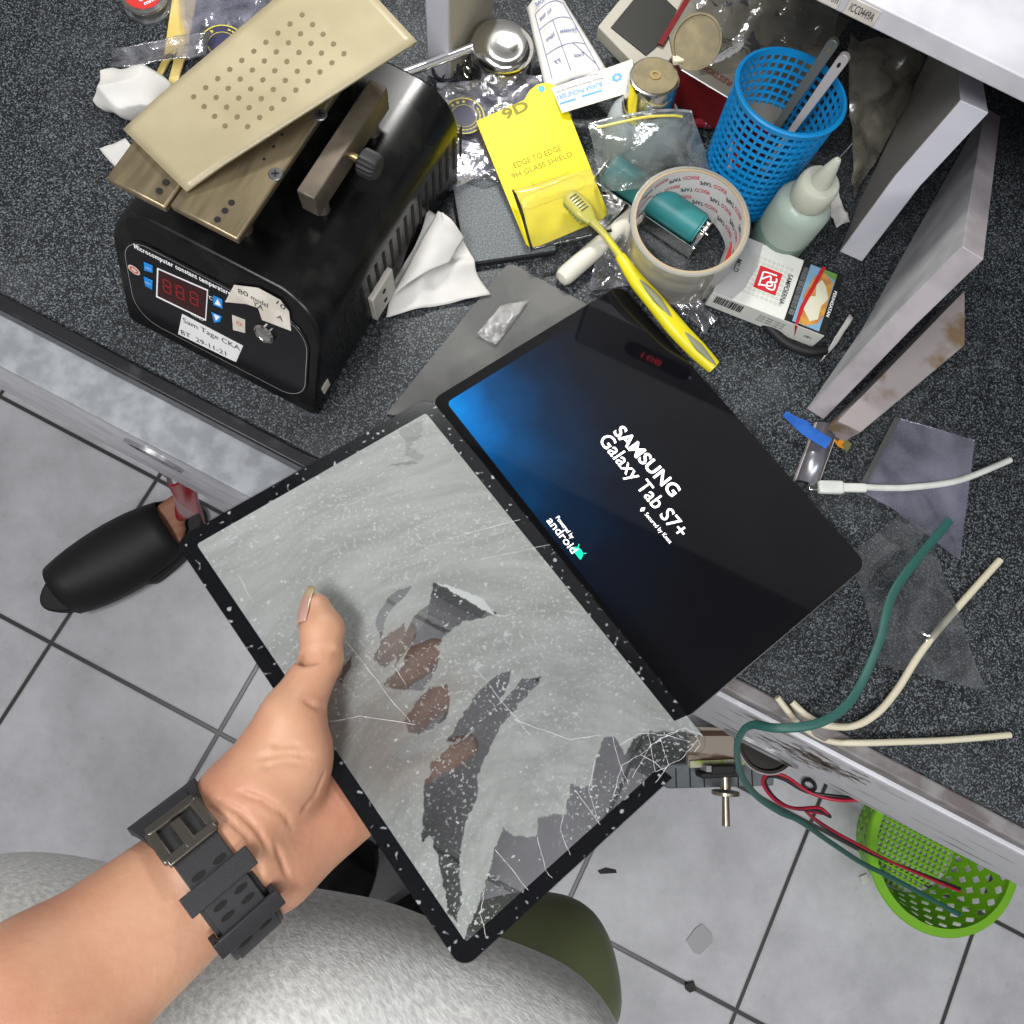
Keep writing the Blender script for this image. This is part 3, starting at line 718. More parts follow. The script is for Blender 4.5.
# thumb nail
M_nail = mat('nail', (.42, .25, .20), .28, coat=.3)
M_nailtip = mat('nail_tip', (.40, .31, .17), .3, coat=.3)
def nail(c, along, out, w, l, m, tipl=.0, cv=.0045):
    c = Vector(c); z = Vector(out).normalized(); y = Vector(along); y = (y - z * y.dot(z)).normalized(); x = y.cross(z)
    b = MB()
    def f(u, v):
        s = (u - .5) * 2; t = v - .35
        ww = w * (1 if v < .8 else math.sqrt(max(0.02, 1 - ((v - .8) / .22) ** 2))) * (.75 + .25 * min(1, v * 4))
        return c + x * (s * ww / 2) + y * (t * l) + z * (.0006 - cv * s * s * .5 - .0012 * (v - .4) ** 2 * 4)
    n = 12
    b.grid(f, 10, n)
    for i in range(len(b.f)):
        if (i % n) >= 8: b.mi[i] = 1
    return b.build('thumbnail', [m, M_nailtip], person, solid=.0005, world=True)
ncn = W(318.5, 617, .0150); lf = (W(300, 612, .015) - W(322, 618, .015)).normalized()
nout = (lf * .86 + GL.z * .5).normalized(); na = W(297, 590, .017) - W(308, 632, .017)
nail(ncn + nout * .0114, na, nout, .0125, .0250, M_nail)

# clothes
M_shirt = mat('heather_grey_jersey', (.44, .44, .425), .95, col2=(.70, .70, .675), nscale=330, nlo=.3, nhi=.7, bump=.25, bscale=600, sheen=.2, stretch=(1, .45, 1), bdist=.002)
M_trous = mat('olive_cotton', (.085, .10, .038), .85, col2=(.105, .125, .05), nscale=25, nlo=.2, nhi=.8, bump=.4, bscale=500, sheen=.2)
def folds(seed, amp, sc, st=(1, 1, 1)):
    def f(g):
        x, y, z = g[..., 0] * st[0], g[..., 1] * st[1], g[..., 2] * st[2]
        w = np.sin(sc * (x * .9 + y * .5) + 2.3 * np.sin(sc * .45 * (y - z) + seed) + seed) + .6 * np.sin(sc * 1.7 * (y * .8 - x * .45 + z * .3) + 1.7 * np.sin(sc * .6 * x + seed * 2))
        return (amp * w).astype(np.float32)
    return f
shirt = sdf_mesh('shirt', [
    ('cap', Vector((-.16, -.40, .70)), Vector((.02, -.40, .70)), .15, .150), ('cap', Vector((-.17, -.50, .92)), Vector((.06, -.50, .92)), .14, .14),
    ('cap', Vector((-.12, -.50, .56)), Vector((.05, -.50, .56)), .15, .15), ('cap', Vector((-.21, -.52, 1.04)), Vector((.10, -.52, 1.04)), .09, .09),
    ('cap', P(165, 1055, .75), P(285, 1003, .76), .05, .058), ('cap', P(285, 1003, .76), P(520, 1078, .74), .063, .06),
    ('cap', P(500, 1085, .72), Vector((.02, -.42, .68)), .085, .13), ('cap', P(165, 1065, .74), Vector((-.15, -.42, .70)), .07, .13),
    ('cap', Vector((-.26, -.50, 1.06)), el + Vector((-.03, -.045, .015)), .075, .056)], .006, M_shirt, person, .06, disp=folds(1.3, .0045, 34, (1, 1, .6)))
shirt['label'] = 'heather grey shirt'
kr, kl = P(520, 985, .50), P(232, 935, .52)
trousers = sdf_mesh('trousers', [
    ('cap', Vector((-.12, -.50, .50)), Vector((.06, -.50, .50)), .13, .13),
    ('cap', Vector((.06, -.48, .50)), kr, .095, .088), ('cap', kr, P(430, 1010, .10), .085, .055),
    ('cap', Vector((-.14, -.48, .50)), kl, .095, .082), ('cap', kl, P(290, 960, .10), .08, .055)], .006, M_trous, person, .03, disp=folds(4.1, .0085, 30))
trousers['label'] = 'olive green trousers'

# slippers on the floor
M_rub = mat('black_rubber', (.008, .008, .009), .6)
def slipper(px, py, ang, label, L=.27, Wd=.105):
    o = P(px, py, 0.0); fr = Frame(o, (math.cos(ang), math.sin(ang), 0))
    t = thing('slipper', label, 'slipper', fr, 'black rubber slippers on the tiles')
    pts = []
    for i in range(40):
        a = 2 * math.pi * i / 40; x = math.cos(a); y = math.sin(a)
        pts.append((x * L / 2, y * Wd / 2 * (1.0 if x > 0 else .8) * (abs(math.cos(a)) ** .0)))
    MB().prism(pts, .001, .022).build('sole', M_rub, t, bevel=.003)
    b = MB()
    for s in range(11):
        pass
    rings = []
    for j in range(9):
        x = .02 + .085 * j / 8; hw = Wd / 2 * math.sqrt(max(.05, 1 - (x / (L / 2)) ** 2)) * .99
        rings.append([Vector((x, hw * math.cos(math.pi * k / 12), .02 + (.05 - .022 * j / 8) * math.sin(math.pi * k / 12))) for k in range(13)])
    vs = [v for r in rings for v in r]; fs = [(j * 13 + k, j * 13 + k + 1, (j + 1) * 13 + k + 1, (j + 1) * 13 + k) for j in range(8) for k in range(12)]
    b.add(vs, fs); b.build('strap', M_rub, t, solid=.003)
    return t
slipper(384, 960, math.radians(75), 'black slipper on the tiles between the trouser legs, toe showing above the shirt')
slipper(318, 915, math.radians(80), 'black slipper partly hidden behind the hand, beside the green trouser leg')

# wristwatch
wc = P(211, 871, .888)
WF = Frame(wc, lat, -fax)                 # x across the wrist, y up, z along the forearm
M_strap = mat('black_watch_rubber', (.022, .022, .024), .55, bump=.15, bscale=900)
M_gun = mat('gunmetal_buckle', (.17, .155, .13), .32, .9)
M_slot = mat('strap_hole_dark', (.004, .004, .004), .8)
ws = Vector((0, 0, 1))
if WF.y.z < 0: WF = Frame(wc, -lat, -fax)
watch = thing('wristwatch', 'black rubber wristwatch strap with gunmetal buckle around the left wrist', 'watch', WF)
RA, RB = .0400, .0345
def wp(a, z, r=0.0):
    a -= .24; return Vector(((RA + r) * math.cos(a), (RB + r) * math.sin(a), z * 1.22))
def band(name, a0, a1, zw, r0, r1, m, n=60, prof=None, bev=.0006):
    rings = []
    for i in range(n + 1):
        a = a0 + (a1 - a0) * i / n; w = zw(i / n) if callable(zw) else zw
        rings.append([wp(a, -w, r0), wp(a, w, r0), wp(a, w, r1), wp(a, -w, r1)])
    b = MB().loft(rings, True)
    return b.build(name, m, watch, bevel=bev)
band('strap', math.radians(-200), math.radians(100), .0115, 0, .003, M_strap)
band('strap_tail', math.radians(35), math.radians(168), lambda t: .0095 if t < .97 else .0085, .0033, .006, M_strap)
# keepers
for a in (62, 96):
    band('keeper_loop', math.radians(a - 6.5), math.radians(a + 6.5), .0145, .0058, .0082, M_strap, 10)
    for s in (-1, 1):
        b = MB(); rings = []
        for i in range(9):
            t = math.radians(a - 6.5 + 13 * i / 8)
            rings.append([wp(t, s * .0118, .0), wp(t, s * .0145, .0), wp(t, s * .0145, .0082), wp(t, s * .0118, .0082)])
        b.loft(rings).build('keeper_side', M_strap, watch, bevel=.0005)
band('strap_shoulder', math.radians(140), math.radians(178), lambda t: .0115 + .004 * t, .0002, .005, M_strap)
# buckle: rounded rectangular frame
for z in (-.0095, .0095):
    b = MB(); rings = []
    for i in range(13):
        t = math.radians(123 + 25 * i / 12)
        rings.append([wp(t, z - .0022, .004), wp(t, z + .0022, .004), wp(t, z + .0022, .0085), wp(t, z - .0022, .0085)])
    b.loft(rings).build('buckle_side', M_gun, watch, bevel=.0009)
for a in (123, 148):
    b = MB(); rings = []
    for i in range(9):
        z = -.0106 + .0212 * i / 8; t0 = math.radians(a - 3.2); t1 = math.radians(a + 3.2)
        rings.append([wp(t0, z, .005), wp(t1, z, .005), wp(t1, z, .0092), wp(t0, z, .0092)])
    b.loft(rings).build('buckle_bar', M_gun, watch, bevel=.0009)
b = MB(); rings = []
for i in range(9):
    t = math.radians(122 + 20 * i / 8); rings.append([wp(t, -.0022, .0065), wp(t, .0022, .0065), wp(t, .0022, .0092), wp(t, -.0022, .0092)])
b.loft(rings).build('buckle_pin', M_gun, watch, bevel=.0005)
for a in (136, 124, 106, 84, 76, 50):
    for z in ((-.0045, .0045) if a < 110 else (0,)):
        b = MB(); pts = []
        for i in range(16):
            q = 2 * math.pi * i / 16; pts.append(wp(math.radians(a) + .035 * math.cos(q), z + .0030 * math.sin(q), .00605))
        b.add(pts, [tuple(range(16))]); b.build('strap_hole', M_slot, watch, smooth=False)
MB().lathe([(.0, 0), (.021, 0), (.022, .003), (.022, .009), (.019, .011), (0, .011)], (0, -RB - .001, 0), (0, -1, 0), 40).build('watch_case', M_strap, watch, bevel=.0008)

# ================================================================== HELPERS FOR THE BENCH
def F2(a, b, h=0.0, hb=None, n=(0, 0, 1)):
    A = D(a[0], a[1], h); B = D(b[0], b[1], h if hb is None else hb)
    return Frame(A, B - A, n)
def F3(a, b, c):        # plane through three sight points (px, py, h): origin a, x towards b, c on the +y side
    A, B, C = D(*a), D(*b), D(*c)
    return Frame(A, B - A, (B - A).cross(C - A))
def patch(cs, nu=12, nv=12, amp=0.0, sc=40, seed=0, flat_edge=False):
    A, B, C, E_ = [D(*c) for c in cs]
    def f(u, v):
        p = A * (1 - u) * (1 - v) + B * u * (1 - v) + C * u * v + E_ * (1 - u) * v
        if amp:
            q = p * sc + Vector((seed, seed * 1.7, 0)); a = amp
            nz = noise.noise(q) + .5 * noise.noise(q * 2.1)
            p = p + Vector((noise.noise(q + Vector((9, 0, 0))) * .5, noise.noise(q + Vector((0, 9, 0))) * .5, abs(nz) * 1.4)) * a
        return p
    return MB().grid(f, nu, nv)
def polyplate(fr, pix, t, h=0.0):
    pts = [fr.pix(x, y, h) for x, y in pix]
    ar = sum(pts[i].x * pts[(i + 1) % len(pts)].y - pts[(i + 1) % len(pts)].x * pts[i].y for i in range(len(pts)))
    if ar < 0: pts = pts[::-1]
    return MB().prism([(p.x, p.y) for p in pts], h - t, h)

M_blackpaint = mat('glossy_black_paint', (.004, .004, .004), .27, col2=(.016, .016, .015), nscale=35, nlo=.5, nhi=.8, rvar=.08, ior=1.38)
M_blackmat = mat('matt_black', (.010, .010, .011), .6)
M_panel = mat('front_panel_gloss', (.005, .005, .006), .18)
M_brass = mat('brushed_brown_metal', (.20, .16, .10), .38, .75, col2=(.34, .28, .17), nscale=50, nlo=.3, nhi=.7, stretch=(3, .4, 1), bump=.1)
M_grey = mat('grey_metal', (.30, .28, .25), .4, .8, col2=(.2, .18, .15), nscale=30)
M_steel = mat('polished_steel', (.62, .61, .58), .16, 1.0, bump=.05, bscale=60)
M_screw = mat('screw_steel', (.22, .23, .24), .35, .9)
M_hole = mat('dark_hole', (.006, .005, .004), .8)
M_print_w = mat('white_print', (.75, .75, .76), .5)
M_ink = mat('dark_ink', (.02, .02, .03), .6)
M_paper = mat('white_paper', (.52, .51, .48), .8, col2=(.60, .59, .56), nscale=12)
M_blue = mat('blue_button', (.01, .22, .62), .35)
M_redled = mat('dim_red_segments', (.12, .01, .01), .3, emit=(.5, .02, .02), estr=.22)
M_redink = mat('red_ink', (.55, .06, .05), .5)

# ================================================================== SCREEN SEPARATOR MACHINE
MX0, MX1, MY0, MY1, MH = -.350, -.185, .118, .352, .102
mo = Frame(((MX0 + MX1) / 2, (MY0 + MY1) / 2, ZD), (1, 0, 0))
mach = thing('screen_separator', 'black bench machine with digital front panel, slotted side and brown metal plate on top', 'heating machine', mo)
r_ = .034; LEAN = .45
sec = [(MX0 + .003, .0025), (MX1 - .003, .0025), (MX1, .006), (MX1, MH - r_)]
sec += [(MX1 - r_ + r_ * math.cos(a), MH - r_ + r_ * math.sin(a)) for a in [math.pi / 2 * i / 12 for i in range(1, 13)]]
sec += [(MX0 + r_ - r_ * math.sin(a), MH - r_ + r_ * math.cos(a)) for a in [math.pi / 2 * i / 12 for i in range(0, 13)]] + [(MX0, .006)]
rings = []
for j in range(2):
    rings.append([Vector((x, MY0 + LEAN * z if j == 0 else MY1, ZD + z)) for x, z in sec])
MB().loft(rings, True).build('body', M_blackpaint, mach, bevel=.007, seg=4, world=True)
for x in (MX0 + .03, MX1 - .03):
    for y in (MY0 + .03, MY1 - .03):
        MB().cyl((x, y, ZD + .0001), (x, y, ZD + .0045), .009).build('foot', M_blackmat, mach, world=True)
PF = Frame((-.265, MY0, ZD), (1, 0, 0), (0, -1, LEAN))
if PF.y.z < 0: PF = Frame(PF.o, (-1, 0, 0), (0, -1, LEAN))
def pz(px, py, h=0.0):
    l = PF.pix(px, py, h); l.z = h; return PF.M @ l
def onpanel(name, pix, m, t=.0006, h=.0012, bevel=0):
    pts = [PF.pix(x, y, h) for x, y in pix]; vs = [(p.x, p.y) for p in pts]
    ar = sum(vs[i][0] * vs[(i + 1) % len(vs)][1] - vs[(i + 1) % len(vs)][0] * vs[i][1] for i in range(len(vs)))
    if ar < 0: vs = vs[::-1]
    return MB().prism(vs, h - t, h, M=PF.M).build(name, m, mach, world=True, bevel=bevel)
w2 = (MX1 - MX0) / 2
pp = rrect(MX1 - MX0 - .016, .078, .022, 8, (MX0 + MX1) / 2 - PF.o.x, .052)
MB().prism(pp, .0, .0012, M=PF.M).build('front_panel', M_panel, mach, bevel=.0006, world=True)
pb = rrect(MX1 - MX0 - .019, .075, .021, 8, (MX0 + MX1) / 2 - PF.o.x, .052); pb2 = rrect(MX1 - MX0 - .0198, .0742, .0206, 8, (MX0 + MX1) / 2 - PF.o.x, .052)
b = MB(); n = len(pb); b.add([PF.M @ Vector((x, y, .00135)) for x, y in pb + pb2], [(i, (i + 1) % n, n + (i + 1) % n, n + i) for i in range(n)])
b.build('panel_outline', mat('thin_grey_line', (.25, .25, .25), .5), mach, world=True)
def ptext(name, s, a, b_, h, m=M_print_w, bold=.01, lift=.0016, sp=1.0):
    A, B = pz(*a, lift), pz(*b_, lift)
    return text(name, s, m, mach, (A + B) / 2, B - A, PF.z.cross(B - A), h, (B - A).length, bold, .00005, world=True, spacing=sp)
ptext('panel_lettering', 'Microcomputer constant temperature', (134, 246), (231, 294), .0040, bold=.03, sp=1.12)
onpanel('display_frame', [(157, 268), (208, 290), (206, 321), (156, 297)], M_print_w, .0003, .0016)
onpanel('display_window', [(158.4, 270), (206.6, 291), (204.8, 319), (157.4, 296)], mat('display_window', (.03, .006, .006), .15), .0003, .0019)
def seg7(x0, y0, x1, y1, lit='abcdefg'):
    # digit cell corners along the panel, built as seven bars
    A, B = PF.pix(x0, y0, 0), PF.pix(x1, y1, 0); cx = (A.x + B.x) / 2; cy = (A.y + B.y) / 2; w_, h_ = .0058, .0115; q = .0011
    b = MB()
    seg = dict(a=(0, h_ / 2, w_ - q, q), g=(0, 0, w_ - q, q), d=(0, -h_ / 2, w_ - q, q), f=(-w_ / 2, h_ / 4, q, h_ / 2 - q), b=(w_ / 2, h_ / 4, q, h_ / 2 - q), e=(-w_ / 2, -h_ / 4, q, h_ / 2 - q), c=(w_ / 2, -h_ / 4, q, h_ / 2 - q))
    for k in lit:
        sx, sy, ww, hh = seg[k]; b.box((cx + sx + sy * .08, cy + sy, .00205), (ww, hh, .0002), M=PF.M)
    return b.build('segment_digit', M_redled, mach, smooth=False, world=True)
for q in ((169, 285), (182, 291), (196, 297)): seg7(q[0], q[1], q[0], q[1])
onpanel('button', [(143.5, 262), (152.5, 266), (152.5, 273), (144, 270.5)], M_blue, bevel=.0003, h=.002)
onpanel('button', [(143.5, 276.5), (152.5, 281), (152, 290), (145, 286)], M_blue, bevel=.0003, h=.002)
onpanel('button', [(213, 295.5), (222, 300), (222.5, 309), (213, 305)], M_blue, bevel=.0003, h=.002)
onpanel('button', [(211, 312), (221.5, 316.5), (220, 322), (214, 323)], M_blue, bevel=.0003, h=.002)
onpanel('arrow_mark', [(217.6, 299), (221, 306.5), (214.5, 304)], M_print_w, .0002, .0023)
onpanel('arrow_mark', [(213.5, 314), (219.8, 317), (216, 321)], M_print_w, .0002, .0023)
ptext('button_lettering', 'SET', (145, 267), (151.5, 270), .0012, M_print_w, 0, .0022)
ptext('button_lettering', 'HEAT', (145, 282), (151.5, 285), .0012, M_print_w, 0, .0022)
ptext('panel_lettering', '\u00b0C', (207, 296), (212.5, 299), .0032)
ptext('panel_lettering', 'OUT', (191, 314), (201, 319.5), .0016, bold=.01)
ptext('panel_lettering', 'O', (199, 318), (204, 320), .0026, bold=0)
pst = mat('worn_cream_sticker', (.50, .46, .40), .7, col2=(.62, .58, .52), nscale=60)
onpanel('paper_sticker', [(225, 302), (234, 285), (258, 288), (280, 300), (289, 312), (291, 331), (262, 320), (258, 308), (246, 304)], pst, .0003, .0018)
for s, a, b_ in (('80', (238, 291), (248, 295)), ('model', (251, 297), (268, 306)), ('YA', (253, 303), (263, 309)), ('10', (277, 302), (285, 309)), ('A', (277, 316), (283, 320))):
    ptext('handwriting', s, a, b_, .0042, M_ink, .0, .0020)
onpanel('paper_label', [(182, 314), (243, 346), (236, 362), (229, 359), (178, 334)], mat('white_label', (.66, .66, .66), .6), .0003, .0018)
ptext('handwriting', 'Sam Tage CKA', (183, 320), (240, 349), .0048, M_ink, .0, .0020)
ptext('handwriting', 'BT  29-11-21', (181, 332), (226, 354), .0046, M_ink, .0, .0020)
def seal(px, py, w, par=None):
    c = pz(px, py, .0018); b = MB().disc(c, w, 20, a=PF.x, b=PF.y, r2=w * .75); b.build('seal_sticker', pst, mach, world=True)
    b = MB(); rg = []
    for k in range(24):
        a = 2 * math.pi * k / 24
        rg.append([c + PF.z * .0002 + (PF.x * math.cos(a) + PF.y * math.sin(a) * .75) * w * q for q in (.45, .72)])
    b.add([v for r in rg for v in r], [(2 * k, 2 * ((k + 1) % 24), 2 * ((k + 1) % 24) + 1, 2 * k + 1) for k in range(24)])
    b.build('seal_print', M_redink, mach, world=True)
onpanel('paper_scrap', [(232, 315), (245, 320), (245, 333), (233, 330)], pst, .0003, .0015); seal(239, 323.5, .0030); seal(134, 270, .0050)
c = pz(265, 333, .0012); MB().lathe([(0, 0), (.0078, 0), (.0078, .0018), (.0062, .003), (.0060, .0022), (0, .0026)], c, PF.z, 32).build('power_button', M_steel, mach, world=True)
# side wall: slots, socket, stickers
b = MB()
for i in range(19):
    y = MY0 + .043 + i * .0108; z0, z1 = .030, .066
    b.box((MX1 + .0001, y, ZD + (z0 + z1) / 2), (.0006, .0034, z1 - z0))
b.build('vent_slots', M_hole, mach, world=True)
b = MB().box((MX1 + .002, MY0 + .106, ZD + .026), (.005, .030, .034)); b.build('side_socket', mat('dull_cream_plate', (.42, .40, .34), .45, col2=(.5, .48, .43), nscale=40), mach, bevel=.001, world=True)
for z in (.019, .033): MB().cyl((MX1 + .0042, MY0 + .106, ZD + z), (MX1 + .0049, MY0 + .106, ZD + z), .0022).build('socket_hole', M_hole, mach, world=True)
MB().box((MX1 + .0003, MY0 + .022, ZD + .020), (.0004, .009, .012)).build('paper_scrap', pst, mach, world=True)
# platform on posts
pzt = ZD + .140
for nm, x0, x1, y0, y1, dz in (('heating_plate', -.2865, -.239, .166, .352, 0), ('heating_plate', -.330, -.2885, .163, .25, -.0008)):
    MB().box(((x0 + x1) / 2, (y0 + y1) / 2, pzt - .003 + dz), (x1 - x0, y1 - y0, .006)).build(nm, M_brass, mach, bevel=.0015, world=True)
for x, y in ((-.26, .19), (-.26, .33), (-.31, .19), (-.31, .235)):
    if True:
        MB().cyl((x, y, ZD + MH - .002), (x, y, pzt - .0064), .006).build('post', M_grey, mach, world=True)
def hole(px, py, r, z=pzt + .0002, m=M_hole):
    p = P(px, py, z); return MB().disc(p, r, 18).build('plate_hole', m, mach, world=True, smooth=False)
for q in ((217.5, 219.5), (225, 210.5), (231.5, 202.5)): hole(*q, .0021)
for q in ((159, 190.5), (165.5, 182)): hole(*q, .0021)
for q in ((282, 134.5), (273.5, 146.5), (290.5, 123.5), (264, 159)): hole(*q, .0011)
for q in ((275.5, 174), (320, 114.5)):
    p = P(*q, pzt); MB().lathe([(0, 0), (.0046, 0), (.0040, .0006), (0, .0007)], p, (0, 0, 1), 24).build('screw', M_screw, mach, world=True)
    for a in (.6, .6 + math.pi / 2): MB().box(p + Vector((0, 0, .0009)), (.0046, .0009, .0003), rot=Matrix.Rotation(a, 3, 'Z')).build('screw_slot', M_hole, mach, world=True)
p = P(296, 190, ZD + .134); q = P(312, 214, ZD + .134); p2 = P(369, 78, ZD + .134)
bx0, bx1 = p.x, p.x + .013; by0, by1 = p.y, p2.y
MB().box(((bx0 + bx1) / 2, (by0 + by1) / 2, ZD + .124), (bx1 - bx0, by1 - by0, .020)).build('clamp_bar', mat('dark_brown_bar', (.10, .085, .065), .42, .5, col2=(.16, .13, .10), nscale=40), mach, bevel=.001, world=True)
for y in (by0 + .012, by1 - .014): MB().cyl(((bx0 + bx1) / 2, y, ZD + MH - .002), ((bx0 + bx1) / 2, y, ZD + .1145), .0048).build('post', M_grey, mach, world=True)
ky = P(352, 155, ZD + .126).y; kx = bx1
MB().cyl((kx - .001, ky, ZD + .125), (kx + .007, ky, ZD + .125), .0026).build('knob_stem', mat('old_brass', (.5, .38, .18), .35, .9), mach, world=True)
b = MB(); rg = []
for x, r in ((.007, .006), (.009, .0085), (.018, .0085), (.0205, .0068)):
    rg.append([Vector((kx + x, ky + (r + (.0007 if k % 2 else 0)) * math.cos(2 * math.pi * k / 36), ZD + .125 + (r + (.0007 if k % 2 else 0)) * math.sin(2 * math.pi * k / 36))) for k in range(36)])
b.loft(rg).build('clamp_knob', M_blackmat, mach, world=True)
# glue crumb on the shoulder
for i, q in enumerate(((303, 268), (310, 272), (222, 260), (232, 262), (398, 120), (385, 108))):
    pass

# silicone mat
SM = F3((185, 190, .144), (417, 42, .166), (122, 128, .142))
smat = thing('silicone_mat', 'cream translucent silicone mat with rows of small holes, lying over the machine plate', 'mat', SM)
M_sil = mat('cream_silicone', (.40, .345, .215), .33, col2=(.48, .42, .27), nscale=14, transl=.22, coat=.15)
M_silh = mat('silicone_hole_shade', (.16, .11, .06), .6)
lb, lc, ld = SM.pix(417, 42), SM.pix(384, -2), SM.pix(122, 128)
le = SM.pix(272, 2)
# the long far edge runs through the sight points (128,123) and (272,2)
l1 = SM.pix(128, 123); dv = (le - l1).normalized(); L2 = lambda t: l1 + dv * t
C4 = L2(((lb - l1)).dot(dv) + .004)
poly = [(0, 0), (lb.x, lb.y), (C4.x, C4.y), (ld.x, ld.y)]
def rc(poly, r, n=5):
    out = []
    m_ = len(poly)
    for i in range(m_):
        p0, p1, p2_ = Vector(poly[i - 1]), Vector(poly[i]), Vector(poly[(i + 1) % m_]); a = (p0 - p1).normalized(); c_ = (p2_ - p1).normalized()
        A, B = p1 + a * r, p1 + c_ * r
        for k in range(n + 1):
            t = k / n; out.append(tuple(A * (1 - t) ** 2 + p1 * 2 * t * (1 - t) + B * t * t))
    return out
b = MB()
def fsm(u, v):
    p = Vector(poly[0]) * (1 - u) * (1 - v) + Vector(poly[1]) * u * (1 - v) + Vector(poly[2]) * u * v + Vector(poly[3]) * (1 - u) * v
    z = -.006 * max(0, .16 - u) * 2
    return Vector((p[0], p[1], z))
b.grid(fsm, 30, 12).build('sheet', M_sil, smat, solid=.0018)
b = MB()
for i in range(10):
    for j in range(5):
        if i == 9 and j == 4: continue
        px = 120 + (550 - 36.2 * i + 31.5 * j) / 3.012; py = (48 + 27.4 * i + 29.2 * j) / 3.012
        if i % 2 == 0: pass
        p = SM.pix(px, py); u = p.x / lb.x
        b.disc((p.x, p.y, max(.0012, .0012) - .012 * max(0, .16 - u)), .00165, 14)
b.build('punched_holes', M_silh, smat, smooth=False)

# ================================================================== THINGS ON THE BENCH
def obj_at(name, label, cat, o, x=(1, 0, 0), z=(0, 0, 1), group=None):
    fr = Frame(o, x, z); return thing(name, label, cat, fr, group), fr
# --- wire spool
t, fr = obj_at('wire_spool', 'small clear spool of cutting wire with red face printed 0.08 mm', 'spool', D(149, 6, .0), D(157, 3) - D(133, 15))
MB().lathe([(.006, 0), (.0195, 0), (.0195, .002), (.017, .003), (.017, .009), (.0195, .010), (.0195, .0125), (.006, .0125)], n=48, closed=True).build('clear_reel', film('reel_clear', (.9, .9, .9), .25, .2, .1), t)
MB().lathe([(.0035, .0126), (.0155, .0126), (.0155, .0130), (.0035, .0130)], n=48, closed=True).build('red_face', mat('red_card', (.55, .035, .03), .4), t)
MB().lathe([(.0062, .003), (.0168, .003), (.0168, .0095), (.0062, .0095)], n=40, closed=True).build('wound_wire', mat('wire_gold', (.35, .3, .2), .3, .8), t)
for s, y in (('0.08', -.0048), ('mm', -.0098)): text('lettering', s, M_print_w, t, (0, y, .0131), (1, 0, 0), (0, 1, 0), .0036, .0130 if s == '0.08' else .0095, .03)
# --- flat yellow tweezers
fr = F2((183, 60), (184, 0), .004, .010)
t = thing('flat_tweezers', 'pair of pale yellow flat tweezers beside the wire spool', 'tweezers', fr)
M_yel = mat('pale_yellow_enamel', (.58, .44, .13), .3, col2=(.66, .52, .2), nscale=30)
polyplate(fr, [(172, -6), (197, -6), (186, 58), (163, 58)], .0035, 0).build('handle', M_yel, t, bevel=.001)
polyplate(fr, [(163, 57), (171, 57), (160, 78), (152, 80)], .0028, -.0002).build('prong', M_yel, t, bevel=.0008)
polyplate(fr, [(174, 57), (185, 57), (176, 86), (167, 84)], .0028, -.0002).build('prong', M_yel, t, bevel=.0008)
# --- crumpled tissue at the left, white scrap
t, fr = obj_at('crumpled_tissue', 'white crumpled tissue ball beside the yellow tweezers', 'tissue', D(142, 92))
def crump(sd, amp=.003, sc=110):
    def f(g):
        return (amp * (np.abs(np.sin(sc * g[..., 0] + 2 * np.sin(sc * .7 * g[..., 1] + sd))) + np.abs(np.sin(sc * .8 * g[..., 1] + 2 * np.sin(sc * .6 * g[..., 2] + g[..., 0] * sc * .5))) - 1)).astype(np.float32)
    return f
sdf_mesh('tissue', [('ell', D(136, 92, .016), (.024, .019, .015), I3), ('ell', D(154, 86, .013), (.015, .013, .012), I3), ('ell', D(118, 96, .014), (.018, .017, .013), I3)], .0014, M_paper, t, .01, disp=crump(1))
tag(patch([(100, 150, .012), (126, 140, .015), (150, 166, .012), (128, 182, .006)], 8, 8, .002, 60).build('paper_scrap', M_paper, solid=.0004), 'torn scrap of white paper tucked beside the brown metal plate', 'paper')
# --- clear bag with round seal, behind the mat
M_film = film('clear_polythene', (.93, .93, .95), .16, .35, .14, (.7, .7, .78))
M_film2 = film('clear_polythene_violet', (.84, .84, .92), .30, .35, .16, (.62, .62, .80), 45)
def sealbag(corner, cpx, rpx, h, label, ang=0):
    t = thing('clear_bag', label, 'plastic bag', Frame(D(*corner[0]), D(*corner[1]) - D(*corner[0])))
    b = patch(corner, 26, 26, .004, 42, cpx[0]); b.v = [t.matrix_world.inverted() @ v for v in b.v]
    b.build('film', M_film2, t)
    c = D(cpx[0], cpx[1], h); r = rpx * .58 / 773
    I = t.matrix_world.inverted(); lc = I @ c
    MB().disc(lc, r, 40).build('round_label', mat('navy_label', (.045, .045, .09), .35), t, smooth=False)
    my = mat('label_yellow', (.6, .52, .08), .4)
    for r0, r1 in ((.99, .93), (.62, .59)):
        b = MB(); n = 48; b.add([lc + Vector((r * q * math.cos(2 * math.pi * k / n), r * q * math.sin(2 * math.pi * k / n), .0003)) for k in range(n) for q in (r0, r1)], [(2 * k, 2 * k + 1, (2 * k + 3) % (2 * n), (2 * k + 2) % (2 * n)) for k in range(n)])
        b.build('label_ring', my, t, smooth=False)
    for j in range(3):
        a = ang + (j - 1) * .38; sc_ = lc + Vector((r * .77 * math.cos(a), r * .77 * math.sin(a), .0004)); b = MB()
        b.add([sc_ + Vector((r * (.12 if k % 2 == 0 else .05) * math.cos(math.pi * k / 5 + a), r * (.12 if k % 2 == 0 else .05) * math.sin(math.pi * k / 5 + a), 0)) for k in range(10)], [tuple(range(10))])
        b.build('label_star', my, t, smooth=False)
    for j in range(14):
        a = ang + math.pi * .55 + j * .24; p = lc + Vector((r * .77 * math.cos(a), r * .77 * math.sin(a), .0004))
        MB().box(p, (r * .07, r * .14, .0001), rot=Matrix.Rotation(a, 3, 'Z')).build('label_print', my, t, smooth=False)
    return t
